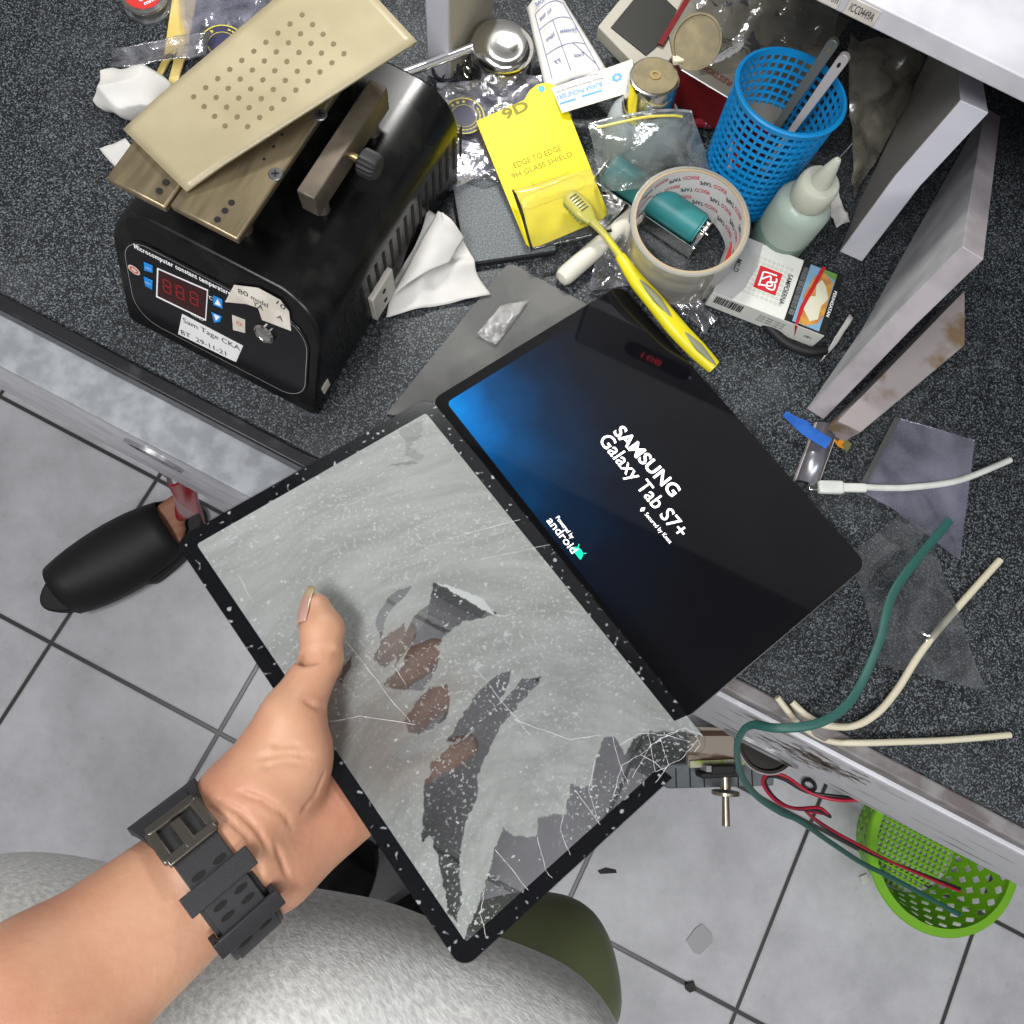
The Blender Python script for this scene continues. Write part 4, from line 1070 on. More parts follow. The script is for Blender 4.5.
sealbag([(188, 62, .006), (176, -30, .012), (330, -60, .02), (290, 10, .012)], (222, 44), 25, .0125, 'clear bag with a yellow-ringed round label, behind the cream mat', .9)
sealbag([(449, 192, .010), (437, 84, .016), (566, 74, .022), (575, 132, .010)], (464, 116), 23, .0185, 'clear bag with a yellow-ringed round label, between the machine and the yellow card', .3)
# plastic strip across the tweezers
tag(patch([(112, 70, .014), (112, 50, .016), (212, 32, .020), (206, 56, .016)], 16, 6, .003, 60, 3).build('plastic_strip', M_film, solid=.0003), 'folded strip of clear plastic lying across the yellow tweezers', 'plastic film')
# --- white box behind the machine
q0, q1 = D(449, 86), D(428, 76)
M_wbox = mat('white_card', (.52, .52, .58), .5, col2=(.58, .58, .62), nscale=10); M_beige = mat('beige_card', (.42, .38, .30), .6)
t, fr = obj_at('white_carton', 'tall white carton standing behind the machine, beside the round steel tin', 'box', Vector(((q0.x + q1.x) / 2, q0.y + .04, ZD)))
MB().box((0, 0, .1), (q0.x - q1.x, .08, .2)).build('carton_body', M_wbox, t, bevel=.001)
MB().box(((q0.x - q1.x) / 2 + .0004, .001, .1), (.0006, .076, .197)).build('carton_side', M_beige, t)
# --- steel rod
A, B = D(397, 76, .034), D(513, 5, .062)
t = thing('steel_tube', 'long thin polished tube leaning over the round steel tin', 'tube', Frame(A, B - A, Vector((0, 0, 1))))
L_ = (B - A).length; MB().lathe([(.0026, 0), (.0036, 0), (.0036, L_), (.0026, L_)], (0, 0, 0), (1, 0, 0), 24, closed=True).build('tube', mat('white_steel', (.85, .85, .87), .2, .85), t)
# --- round tin
t, fr = obj_at('steel_tin', 'round polished steel tin with a dented domed lid under the thin tube', 'tin', D(500, 78))
MB().lathe([(0, 0), (.0262, 0), (.0275, .002), (.0275, .006), (.0255, .008), (.0255, .030), (.0265, .031), (.0265, .033), (0, .033)], n=56).build('tin_body', M_steel, t)
b = MB(); rg = []
for j in range(9):
    z = .0335 + .0095 * math.sin(j / 8 * math.pi / 2); r = .0262 * math.cos(j / 8 * math.pi / 2 * .93) ** .6
    rg.append([Vector((r * math.cos(2 * math.pi * k / 48), r * math.sin(2 * math.pi * k / 48), z - .004 * math.exp(-((r * math.cos(2 * math.pi * k / 48) - .006) ** 2 + (r * math.sin(2 * math.pi * k / 48) + .004) ** 2) / .00008))) for k in range(48)])
b.loft(rg).build('lid', M_steel, t)
# chain
t, fr = obj_at('key_chain', 'short steel key chain beside the steel tin', 'chain', D(450, 92))
pts = [D(x, y, .004 + .004 * (i % 2)) for i, (x, y) in enumerate(((441, 80), (447, 76), (452, 74), (457, 70), (461, 66), (463, 60), (467, 72)))]
for i, p in enumerate(pts):
    d = (pts[min(i + 1, len(pts) - 1)] - pts[max(i - 1, 0)]).normalized(); u = Vector((0, 0, 1)) if i % 2 else d.cross(Vector((0, 0, 1)))
    c = [p + d * (.0042 * math.cos(a)) + u * (.0028 * math.sin(a)) for a in [2 * math.pi * k / 20 for k in range(20)]]
    MB().tube(c, .0007, 8, smooth=1, closed=True, up=d.cross(u)).build('link', M_steel, t, world=True)
c = [D(446, 70, .010) + Vector((.011 * math.cos(a), .011 * math.sin(a), 0)) for a in [2 * math.pi * k / 32 for k in range(32)]]
MB().tube(c, .0016, 10, smooth=1, closed=True).build('ring', mat('black_rubber_ring', (.02, .02, .03), .3), t, world=True)

# --- yellow packaging card
CA = F3((530, 247, .010), (606, 215, .013), (476, 121, .024))
card = thing('yellow_card', 'bright yellow hanging card printed 9H glass shield, lying under the toothbrush head', 'packaging card', CA)
M_ycard = mat('bright_yellow_card', (.74, .62, .0), .5)
tabp = [(476, 121), (524, 100), (530, 90), (537, 84.5), (546, 82.5), (555, 85), (561, 92), (607, 210), (606.5, 215), (603, 219), (536, 247.5), (531, 248), (526, 244)]
polyplate(CA, tabp, .0006, 0).build('card', M_ycard, card, bevel=.0001)
M_olive = mat('olive_print', (.20, .17, .01), .6)
M_olive2 = mat('pale_olive_print', (.55, .47, .01), .5)
def ctext(name, s, a, b_, h, m=None, bold=0.01, sp=1.0):
    A, B = CA.pix(*a), CA.pix(*b_); A.z = B.z = .0002
    if (B - A).x < 0: pass
    return text(name, s, m or M_olive, card, (A + B) / 2, B - A, Vector((0, 0, 1)).cross(B - A), h, (B - A).length, bold, .0001, spacing=sp)
ctext('lettering', '9D', (503, 116), (528, 105), .0082, bold=.03)
ctext('small_lettering', 'EDGE TO EDGE', (514, 166), (561, 148), .0046, bold=0)
ctext('small_lettering', '9H GLASS SHIELD', (512, 177), (572, 154), .0044, bold=0)
ctext('small_lettering', '3D GLASS SHIELD', (531, 185), (571, 170), .0024, M_olive2, 0)
b = MB(); 
def cl(pts, w, z=.0003):
    q = [CA.pix(*p) for p in pts]
    for u, v in zip(q[:-1], q[1:]):
        d = Vector((v.x - u.x, v.y - u.y, 0)); k = Vector((-d.y, d.x, 0)).normalized() * w
        U, V_ = Vector((u.x, u.y, z)), Vector((v.x, v.y, z)); b.add([U - k, V_ - k, V_ + k, U + k], [(0, 1, 2, 3)])
cl([(498, 113), (502, 122), (521, 127), (530, 116), (527, 104)], .00018)
cl([(527, 190), (571, 172)], .00012); cl([(530, 183), (538, 180)], .0001)
cl([(524, 196), (520, 202), (523, 208), (530, 209), (580, 190), (586, 184), (583, 177), (577, 175), (524, 196)], .00016)
cl([(536, 192), (540, 205)], .00014); cl([(542, 190), (546, 203)], .00014)
b.build('printed_outline', M_olive2, card, smooth=False)
c = CA.pix(541.5, 89); MB().disc((c.x, c.y, .0003), .0028, 24).build('hang_hole', mat('teal_through_hole', (.05, .35, .45), .5), card, smooth=False)
tag(patch([(531, 251, .020), (512, 190, .026), (597, 168, .027), (612, 232, .022)], 14, 14, .0012, 30, 8).build('plastic_sleeve', film('sleeve_clear', (.97, .97, .97), .03, .1, .1, bump=.15, bscale=25), solid=.0002), 'clear plastic sleeve over the lower half of the yellow card', 'plastic film')
# --- grey glass pane under the card
CP = F3((466, 264, .0075), (556, 252, .0075), (451, 180, .0075))
t = thing('phone_glass_pane', 'dark-edged grey speckled phone pane under the yellow card', 'glass pane', CP)
polyplate(CP, [(451, 180), (536, 168), (557, 247), (556, 252), (468, 265), (464, 262)], .006, -.0012).build('dark_edge', M_blackmat, t, bevel=.0008)
polyplate(CP, [(452, 181), (535, 169), (556, 250), (466, 263)], .0010, 0).build('pane', speckle('grey_speckled_glass', (.06, .07, .075), (.17, .19, .20), 800, .45, .65, .5, .3), t, bevel=.0003)
# --- folded white tissue on the desk
t = thing('folded_tissue', 'white folded tissue with pointed corners between the machine and the grey sheet', 'tissue', Frame(D(420, 270), (1, 0, 0)))
def tis(u, v):
    e = [(427, 209, .030), (463, 240, .020), (489, 293, .004), (384, 316, .002)]
    A, B, C, E_ = [D(*c) for c in e]
    p = A * (1 - u) * (1 - v) + B * u * (1 - v) + C * u * v + E_ * (1 - u) * v
    p.z += .010 * math.exp(-((u - .45 + .15 * v) / .10) ** 2) * (1 - .6 * v) + .004 * math.sin(v * 9 + u * 3) * (1 - v) + .0018 * noise.noise(p * 90)
    p.x += .003 * math.sin(v * 7); return p
b = MB().grid(tis, 26, 26); I = t.matrix_world.inverted(); b.v = [I @ v for v in b.v]; b.build('lower_ply', M_paper, t, solid=.0005)
def tis2(u, v):
    e = [(438, 211, .036), (464, 238, .026), (450, 262, .020), (392, 296, .014)]
    A, B, C, E_ = [D(*c) for c in e]
    p = A * (1 - u) * (1 - v) + B * u * (1 - v) + C * u * v + E_ * (1 - u) * v
    p.z += .006 * math.sin(u * 3.1) + .002 * noise.noise(p * 80); return p
b = MB().grid(tis2, 20, 20); b.v = [I @ v for v in b.v]; b.build('upper_ply', M_paper, t, solid=.0005)
# --- grey sheet under the tablet
GS = F3((395, 408, .0016), (640, 420, .0016), (509, 262, .0016))
t = thing('grey_card_sheet', 'dark grey card sheet sticking out from under the upper edge of the tablet', 'sheet', GS)
M_gsheet = mat('scuffed_grey_card', (.075, .075, .072), .6, col2=(.115, .115, .11), nscale=16, detail=8, bump=.2, bscale=80)
polyplate(GS, [(509, 262), (590, 306), (655, 348), (600, 430), (440, 420), (386, 414)], .0012, 0).build('sheet', M_gsheet, t)
b = patch([(476, 335, .003), (500, 306, .003), (529, 300, .004), (496, 346, .003)], 16, 10, .0012, 160, 4)
tag(b.build('tape_scrap', film('tape_scrap_clear', (.85, .85, .85), .2, .6, .12, (.7, .7, .7), 200, 1.0)), 'crinkled scrap of clear tape stuck on the grey sheet', 'tape scrap')
# --- lower bag of film between tablet and machine (glints by the yellow card)
tag(patch([(462, 180, .0095), (456, 142, .010), (484, 138, .011), (500, 184, .010)], 14, 14, .004, 60, 2).build('plastic_wrap', M_film, solid=.0002), 'shiny clear wrap beside the left edge of the yellow card', 'plastic film')
# --- white rod
A, B = D(562, 281, .0075), D(638, 213, .0075)
A = D(560, 280, .008); B = D(640, 211, .008)
t = thing('white_rod', 'short round-ended white plastic rod under the toothbrush neck', 'rod', Frame(A, B - A, (0, 0, 1))); L_ = (B - A).length
MB().lathe([(.0001, -.0005), (.003, 0), (.0062, .0015), (.0076, .005), (.0078, .010), (.0078, L_ - .006), (.0062, L_ - .001), (.0001, L_)], (0, 0, 0), (1, 0, 0), 28).build('rod', mat('ivory_plastic', (.60, .58, .50), .35), t)
# --- toothbrush
TBz = [(572, 198, .030), (584, 211, .031), (592, 221, .030), (604, 234, .028), (620, 256, .027), (637, 281, .028), (655, 302, .028), (676, 328, .027), (697, 350, .024), (714, 367, .021)]
Pn = [D(*q) for q in TBz]
br = thing('toothbrush', 'yellow toothbrush with grey grip lying across the card and the tablet corner', 'toothbrush', Frame(Pn[0], Pn[4] - Pn[0]))
Ibr = br.matrix_world.inverted(); Lp = [Ibr @ p for p in Pn]
M_tbY = mat('yellow_toothbrush', (.60, .52, .01), .35); M_tbG = mat('grey_grip_rubber', (.19, .20, .13), .55); M_tbC = mat('olive_clear_neck', (.40, .37, .08), .3)
MB().tube([Lp[0] + (Lp[0] - Lp[1]) * .35, Lp[0], Lp[1], Lp[2]], [.0042, .0078, .0082, .0042], 16, flat=.42).build('head', M_tbC, br)
MB().tube(Lp[2:6], [.0038, .0030, .0034, .0052], 14, flat=.8).build('neck', M_tbC, br)
MB().tube(Lp[3:6], [.0018, .0026, .0034], 12, flat=1.3).build('neck_insert', M_tbY, br)
MB().tube(Lp[4:], [.0042, .0066, .0076, .0080, .0078, .0060], 18, flat=.72).build('handle', M_tbY, br)
off = Vector((0, 0, .0040))
MB().tube([Lp[5] + off * .8, Lp[6] + off * 1.15, Lp[7] + off], [.0016, .0034, .0010], 14, flat=.8).build('grip', M_tbG, br)
MB().tube([Lp[7] + off * 1.0, Lp[8] + off * 1.1, Lp[9] + off * .9], [.0012, .0036, .0012], 14, flat=.8).build('grip', M_tbG, br)
d01 = (Lp[1] - Lp[0]).normalized(); sd = d01.cross(Vector((0, 0, 1))).normalized()
mh = mat('bristle_slot', (.06, .06, .02), .6)
for k in range(6):
    c = Lp[0].lerp(Lp[1], .05 + k * .19) + Vector((0, 0, .0037)); MB().add([c + d01 * (.0006 * a) + sd * (.0035 * b_) for a, b_ in ((-1, -1), (1, -1), (1, 1), (-1, 1))], [(0, 1, 2, 3)]).build('bristle_anchor', mh, br, smooth=False)
b = MB()
for i in range(7):
    for j in range(3):
        c = Lp[0].lerp(Lp[1], -.15 + i * .22) + sd * ((j - 1) * .0055)
        b.cyl(c - Vector((0, 0, .0015)), c - Vector((0, 0, .0105)) - sd * .002, .0012, .0015, 8)
o = b.build('bristles', mat('green_yellow_bristles', (.42, .50, .06), .6, col2=(.30, .34, .16), nscale=200), br); o['kind'] = 'stuff'
# --- teal roller in a steel tray
def roller(name, a, b_, h, r, label, tray=True):
    A, B = D(a[0], a[1], h), D(b_[0], b_[1], h)
    fr = Frame(A, B - A); L_ = (B - A).length
    t = thing(name, label, 'roller', fr)
    MB().lathe([(0, 0), (r * .92, 0), (r, .001), (r, L_ - .001), (r * .92, L_), (0, L_)], (0, 0, 0), (1, 0, 0), 36).build('roller', mat('teal_rubber', (.015, .155, .165), .45, col2=(.03, .20, .205), nscale=40), t)
    MB().cyl((L_ - .0005, 0, 0), (L_ + .0012, 0, 0), r * .9, n=30).build('roller_end', mat('pale_teal', (.05, .26, .27), .5), t)
    if tray:
        z0 = -h + .0025
        MB().box((L_ / 2, 0, z0), (L_ + .012, r * 2.3, .0012)).build('tray_floor', M_steel, t)
        MB().box((L_ / 2, -r * 1.18, z0 + h * .35), (L_ + .012, .0010, h * .72)).build('tray_side', M_steel, t)
        MB().box((L_ / 2, r * 1.18, z0 + h * .25), (L_ + .012, .0010, h * .5)).build('tray_side', M_steel, t)
        for x in (-.0055, L_ + .0055): MB().box((x, 0, z0 + h * .5), (.0012, r * 2.3, h)).build('tray_end', M_steel, t)
        MB().cyl((-.007, 0, 0), (L_ + .009, 0, 0), .0012, n=12).build('axle', M_steel, t)
    return t
roller('teal_roller', (610, 169), (699, 229), .019, .0130, 'teal rubber roller in a steel tray, one end seen through the tape roll')
# --- tape roll
axis = Vector((0, 0, 1)) + Vector((-.04, -.05, 0)); c0 = D(676, 253, .006)
TF = Frame(c0, (1, 0, 0), axis)
tape = thing('tape_roll', 'wide roll of clear packing tape standing open end up over the teal roller', 'tape roll', TF)
TR, TI, THt = .0463, .0418, .050
MB().lathe([(.0436, 0), (TR - .001, 0), (TR, .001), (TR, THt - .001), (TR - .001, THt), (.0436, THt)], n=72, closed=True).build('tape_winding', mat('clear_tape_winding', (.22, .21, .19), .10, col2=(.33, .32, .28), nscale=6, stretch=(1, 1, 12), coat=.5, rvar=.03), tape)
MB().lathe([(TI, .0005), (.0435, .0005), (.0435, THt - .0003), (TI, THt - .0003)], n=72, closed=True).build('cardboard_core', [mat('cardboard', (.40, .31, .19), .8)], tape)
MB().lathe([(TI - .0002, .001), (TI - .0001, .001), (TI - .0001, THt - .001), (TI - .0002, THt - .001)], n=72, closed=True).build('white_lining', mat('lining_paper', (.60, .59, .58), .6), tape)
def wraptext(name, s, m, a0, z0, w, h, tilt=0.0, bold=.02):
    o = text(name, s, m, tape, (0, 0, 0), (1, 0, 0), (0, 1, 0), h, w, bold)
    for v in o.data.vertices:
        x, y = v.co.x, v.co.y; x, y = x * math.cos(tilt) - y * math.sin(tilt), x * math.sin(tilt) + y * math.cos(tilt)
        a = a0 - x / TI; r = TI - .0005; v.co = (r * math.cos(a), r * math.sin(a), z0 + y)
    return o
M_tred = mat('tape_red', (.55, .02, .05), .5)
for i in range(10):
    a = -.9 + i * .60
    for z in (.042, .029, .016):
        aa = a + (.3 if z == .029 else 0)
        wraptext('core_lettering', 'FIXCO', M_tred, aa - .15, z, .0122, .0042, math.pi + .25)
        wraptext('core_lettering', 'TAPE', M_ink, aa + .14, z - .0030, .0098, .0042, math.pi + .25)
# --- dispenser bottle with hinged steel lid
bb = D(636, 156); tp = D(655, 76, .082); ax_ = (tp - bb); HH = ax_.length
BF = Frame(bb, (1, 0, 0), ax_)
t = thing('dispenser_bottle', 'white solvent dispenser bottle with a steel cap and its round lid flipped open', 'bottle', BF)
M_pe = mat('milky_plastic', (.42, .46, .48), .3, transl=.25)
MB().lathe([(0, .0), (.027, .0), (.029, .003), (.030, .036), (.028, .044), (.022, .050), (.0185, .052), (0, .052)], n=56).build('body', M_pe, t, bevel=.0)
MB().lathe([(.0, .050), (.0195, .050), (.0210, .052), (.0210, .056), (.0200, .057), (.0200, HH - .004), (.0190, HH - .0005), (.0175, HH), (.0060, HH - .0012), (.0030, HH - .0010), (0, HH - .0022)], n=56).build('steel_cap', M_steel, t)
MB().lathe([(.0022, HH + .0005), (.0044, HH + .0005), (.0044, HH + .0013), (.0022, HH + .0013)], n=24, closed=True).build('nozzle_ring', mat('old_brass', (.5, .38, .18)), t)
hb = BF.L(D(678, 60, .086)); lc_ = BF.L(D(697, 42, .098))
ln_ = (Vector(EYE) - D(697, 42, .098)).normalized() * .9 + Vector((-.25, -.1, .1)); lnl = BF.M.to_3x3().inverted() @ ln_
MB().lathe([(0, -.0010), (.0178, -.0010), (.0186, 0), (.0186, .0016), (.0172, .0016), (.0168, .0004), (0, .0004)], lc_, lnl, 48).build('lid', mat('tarnished_lid', (.20, .165, .085), .5, .2, col2=(.15, .125, .07), nscale=90), t)
MB().box(hb, (.008, .006, .004), rot=Matrix.Rotation(.6, 3, 'Z')).build('hinge', mat('ivory_hinge', (.55, .50, .36), .5), t, bevel=.0006)
p_ = BF.o
MB().lathe([(0, HH + .0001), (.0172, HH + .0001), (.0172, HH + .0006), (0, HH + .0006)], n=40).build('cap_top', mat('tarnished_lid'), t)
# --- clear bag
t = thing('zip_bag', 'clear zip bag with a yellow seal line, draped over the solvent dispenser bottle', 'plastic bag', Frame(D(650, 160), (1, 0, 0)))
def bagf(u, v):
    e = [(588, 124, .068), (692, 110, .067), (716, 184, .032), (602, 192, .036)]
    A, B, C, E_ = [D(*c) for c in e]
    p = A * (1 - u) * (1 - v) + B * u * (1 - v) + C * u * v + E_ * (1 - u) * v
    p.z += .012 * math.sin(math.pi * u) ** .7 * math.sin(math.pi * min(1, v * 1.0 + .12)) + .003 * noise.noise(p * 60); return p
I = t.matrix_world.inverted()
b = MB().grid(bagf, 26, 22); b.v = [I @ v for v in b.v]; b.build('film', film('zip_bag_film', (.74, .80, .81), .38, .4, .12, (.50, .56, .56), 50), t)
MB().tube([I @ (bagf(u, .12) + Vector((0, 0, .001))) for u in (.06, .25, .5, .75, .86)], .0012, 8, flat=.6).build('yellow_seal', mat('yellow_seal', (.50, .42, .08), .3), t)
MB().tube([I @ (bagf(u, .03) + Vector((0, 0, .001))) for u in (.02, .25, .5, .75, .98)], .0012, 8, flat=.6).build('top_seal', film('seal_clear', (.8, .8, .8), .5, .4), t)
# --- service strip of paper
SF = F3((567, 110, .030), (634, 91, .050), (556, 86, .030))
t = thing('paper_strip', 'white paper strip with blue shop print tucked behind the steel bottle cap', 'paper', SF)
polyplate(SF, [(551, 88), (632, 59), (638, 90), (562, 113)], .0003, 0).build('paper', mat('cream_paper', (.60, .57, .48), .7), t)
M_bprint = mat('blue_print', (.10, .30, .55), .5); M_bprint2 = mat('navy_print', (.05, .07, .25), .6)
def stext(name, s, a, b_, h, m, bold=0.0):
    A, B = SF.pix(*a), SF.pix(*b_); A.z = B.z = .0002
    return text(name, s, m, t, (A + B) / 2, B - A, Vector((0, 0, 1)).cross(B - A), h, (B - A).length, bold, .0001)
stext('lettering', 'BUANA PHONE SERV', (602, 84), (556, 98), .0042, M_bprint, .02)
stext('small_lettering', 'Menjual Aksesoris Sparepart & HP', (603, 78), (557, 92), .0018, M_bprint2)
stext('small_lettering', 'Servis segala tipe', (598, 74), (570, 80), .0016, M_bprint2)
b = MB()
for a, b_ in (((602, 90.5), (582, 96.5)), ((576, 99), (560, 104))):
    A, B = SF.pix(*a), SF.pix(*b_); d = (B - A).normalized() * 1; k = Vector((-d.y, d.x, 0)) * .0009; A.z = B.z = .0002; b.add([A - k, B - k, B + k, A + k], [(0, 1, 2, 3)])
b.build('blue_bar', M_bprint, t, smooth=False)
c = SF.pix(617, 77.5); b = MB()
for k in range(7):
    a = k * .9; p = Vector((c.x + .0030 * math.cos(a), c.y + .0026 * math.sin(a), .0002)); b.disc(p, .0014, 10)
b.build('flower_emblem', M_bprint, t, smooth=False)
# --- receipt
t = thing('invoice', 'curled white invoice with blue ruled boxes behind the round steel tin', 'paper', Frame(D(560, 60), (1, 0, 0)))
def inv(u, v):
    e = [(527, 8, .045), (560, -6, .050), (612, 78, .030), (546, 92, .020)]
    A, B, C, E_ = [D(*c) for c in e]
    p = A * (1 - u) * (1 - v) + B * u * (1 - v) + C * u * v + E_ * (1 - u) * v; p.z += .012 * math.sin(math.pi * u) * (1 - .3 * v); return p
I = t.matrix_world.inverted()
b = MB().grid(inv, 18, 18); b.v = [I @ v for v in b.v]; b.build('paper', M_paper, t, solid=.0003)
b = MB()
def il(p0, p1, w=.00025, k=8):
    pv = None
    for j in range(k + 1):
        u = p0[0] + (p1[0] - p0[0]) * j / k; v = p0[1] + (p1[1] - p0[1]) * j / k; p = I @ (inv(u, v) + Vector((0, 0, .0006)))
        if pv is not None:
            d = p - pv; q = Vector((-d.y, d.x, 0)).normalized() * w; b.add([pv - q, p - q, p + q, pv + q], [(0, 1, 2, 3)])
        pv = p
for a in (((.12, .15), (.12, .9)), ((.12, .15), (.85, .15)), ((.85, .15), (.85, .95)), ((.12, .33), (.85, .33)), ((.4, .33), (.4, .9)), ((.12, .62), (.85, .62)), ((.6, .62), (.85, .85))): il(*a)
b.build('ruled_lines', M_bprint2, t, smooth=False)
for (u, v, s, w) in ((.45, .10, 'HANDPHONE', .022), (.30, .24, 'No. Nota', .012), (.62, .48, 'Kerusakan', .014), (.26, .48, 'Nama', .008), (.62, .76, 'Total', .009), (.26, .76, '77', .006)):
    p = I @ (inv(u, v) + Vector((0, 0, .0009))); q = I @ (inv(u - .1, v) + Vector((0, 0, .0009)))
    text('lettering', s, M_bprint2, t, p, q - p, (I @ inv(u, v - .1)) - p, .0030, w, .01)
# white nozzle
t = thing('white_nozzle', 'small white plastic nozzle sticking up behind the yellow card', 'nozzle', Frame(D(548, 96), (1, 0, 0)))
MB().lathe([(0, 0), (.0050, 0), (.0045, .02), (.0028, .030), (.0020, .036), (0, .037)], (0, 0, 0), Vector((-.15, .5, .9)), 24).build('nozzle', mat('white_plastic', (.66, .66, .66), .3), t)
# --- phone back plate in clear case, top centre
SFp = F3((640, 60, .050), (672, 92, .050), (596, 26, .050))
t = thing('phone_box_insert', 'pale card tray with a dark square screen, behind the steel bottle cap', 'tray', Frame(D(640, 40, .045), D(672, 60) - D(612, 27)))
SFp = Frame(D(640, 40, .045), D(672, 60) - D(612, 27))
polyplate(SFp, [(598, 26), (652, -40), (708, 20), (650, 80)], .012, 0).build('tray', mat('warm_white_card', (.33, .31, .26), .6), t, bevel=.001)
polyplate(SFp, [(611, 27), (648, -18), (688, 20), (646, 55)], .0012, .0012).build('dark_screen', mat('dull_black_screen', (.025, .025, .022), .4), t)
# --- red and grey box
RF = F3((682, 70, .048), (728, 98, .048), (663, 42, .048))
t = thing('red_grey_box', 'long grey-topped box with a dark red side, behind the blue basket', 'box', RF)
polyplate(RF, [(681, 69), (780, 129), (850, 20), (700, -40), (668, 30), (672, 50)], .0012, 0).build('box_top', mat('grey_box_top', (.12, .115, .095), .55, col2=(.15, .145, .12), nscale=20), t)
polyplate(RF, [(681.5, 69.5), (779, 129), (848, 20), (700, -40), (668, 30), (672, 50)], .035, -.0013).build('box_side', mat('dark_red_card', (.14, .008, .010), .4), t)
polyplate(RF, [(663, 45), (658, 43), (690, -10), (696, -10)], .0016, .0004).build('red_strip', mat('dark_red_card'), t)
A, B = RF.pix(731, 84), RF.pix(701, 65); A.z = B.z = .0002
text('lettering', 'RESTION', mat('worn_red_black', (.12, .02, .02), .5), t, (A + B) / 2, B - A, Vector((0, 0, 1)).cross(B - A), .0052, (B - A).length, .02)
A, B = RF.pix(681.5, 70), RF.pix(728, 98); d = (B - A).normalized(); k = Vector((-d.y, d.x, 0)) * .0006; A.z = B.z = .0003
MB().add([A - k, B - k, B + k, A + k], [(0, 1, 2, 3)]).build('white_edge', M_print_w, t, smooth=False)
# --- red pen
A, B = D(688, 122, .008), D(740, 126, .008)
t = thing('red_pen', 'dark red pen with silver rings lying beside the bottle, behind the tape roll', 'pen', Frame(A, B - A)); L_ = (B - A).length
MB().lathe([(0, 0), (.0035, .0005), (.0040, .004), (.0040, L_)], (0, 0, 0), (1, 0, 0), 24).build('barrel', mat('red_lacquer', (.22, .006, .008), .2, coat=.5), t)
for x in (.014, .018): MB().lathe([(.0039, x), (.0046, x + .0002), (.0046, x + .0014), (.0039, x + .0016)], (0, 0, 0), (1, 0, 0), 24, caps=False).build('ring', M_steel, t)
# --- blue basket
cb, ct = D(737, 188, .001), D(792, 90, .100)
BK = Frame(cb, (1, 0, 0), ct - cb); HB = (ct - cb).length
bk = thing('pen_basket', 'blue perforated plastic pen basket holding two tweezers', 'basket', BK)
M_bk = mat('blue_plastic', (.005, .235, .56), .38, coat=.15)
RB0, RB1 = .0350, .0415
def wallp(a, z): r = RB0 + (RB1 - RB0) * (z / HB); return Vector((r * math.cos(a), r * math.sin(a), z))
NA, NZ = 40, 14
b = MB(); z0, z1 = .004, HB - .004
idx_ = {}
def vtx(k, a, z):
    if k not in idx_: idx_[k] = len(b.v); b.v.append(wallp(a, z))
    return idx_[k]
da = 2 * math.pi / NA; dz = (z1 - z0) / NZ
for j in range(NZ):
    for i in range(NA):
        a = i * da + 0 ; z = z0 + j * dz
        o4 = [vtx(('o', i % NA, j), a, z), vtx(('o', (i + 1) % NA, j), a + da, z), vtx(('o', (i + 1) % NA, j + 1), a + da, z + dz), vtx(('o', i % NA, j + 1), a, z + dz)]
        q = .14
        i4 = [vtx(('i', i, j, 0), a + da * q, z + dz * q), vtx(('i', i, j, 1), a + da * (1 - q), z + dz * q), vtx(('i', i, j, 2), a + da * (1 - q), z + dz * (1 - q)), vtx(('i', i, j, 3), a + da * q, z + dz * (1 - q))]
        for k in range(4): b.f.append([o4[k], o4[(k + 1) % 4], i4[(k + 1) % 4], i4[k]]); b.mi.append(0)
b.build('lattice_wall', M_bk, bk, solid=.0016, smooth=False)
MB().lathe([(RB1 - .0012, HB - .005), (RB1 + .0012, HB - .005), (RB1 + .0022, HB - .001), (RB1 + .001, HB), (RB1 - .001, HB)], n=64, closed=True).build('rim', M_bk, bk)
MB().lathe([(0, 0), (RB0 + .001, 0), (RB0 + .001, .005), (RB0 - .001, .005), (RB0 - .001, .002), (0, .002)], n=64).build('base', M_bk, bk)
# tweezers in the basket
def bar(name, a, b_, w0, w1, th, m, label, group=None, tip=None):
    A, B = a, b_; xx = (B - A).normalized(); zz = Vector(EYE) - B; fr = Frame(A, xx, zz - xx * zz.dot(xx)); L_ = (B - A).length
    t = thing(name, label, 'tweezers', fr, group)
    pts = [(0, -w0 / 2), (L_ - w1 / 2, -w1 / 2)] + [(L_ - w1 / 2 + w1 / 2 * math.sin(x), -w1 / 2 * math.cos(x)) for x in [math.pi * k / 10 for k in range(1, 10)]] + [(L_ - w1 / 2, w1 / 2), (0, w0 / 2)]
    MB().prism(pts, -th / 2, th / 2).build('arm', m, t, bevel=.0004)
    MB().prism([(x, y) for x, y in pts], -th / 2 - .003, -th / 2 - .0018).build('arm', m, t)
    if tip: MB().disc((L_ - .008, 0, th / 2 + .0001), .0022, 16, r2=.0012).build('mark', tip, t, smooth=False)
def through(a, b_, z): return a + (b_ - a) * ((z - a.z) / (b_.z - a.z))
bar('tweezers', D(750, 166, .008), through(D(750, 166, .008), D(813, 73, .10), ZD + .127), .0045, .0082, .0016, mat('grey_steel_arm', (.22, .24, .22), .35, .7), 'grey-green steel tweezers, the left of the pair standing in the blue basket', None, mat('old_brass'))
bar('tweezers', D(762, 172, .008), through(D(762, 172, .008), D(826, 83, .10), ZD + .124), .0035, .0082, .0016, mat('pinkish_white_arm', (.50, .47, .46), .4, .3), 'pale tweezers, the right of the pair standing in the blue basket', None, M_hole)
# cards inside the basket
t, fr = obj_at('red_white_packet', 'small red and white packet standing inside the blue basket', 'packet', D(733, 160, .006), D(745, 160) - D(733, 160), Vector((.5, -.3, .9)))
MB().box((0, .022, 0), (.014, .060, .002)).build('packet', mat('packet_red', (.40, .03, .03), .5), t); MB().box((-.004, .022, .0012), (.004, .058, .0004)).build('white_band', M_print_w, t)
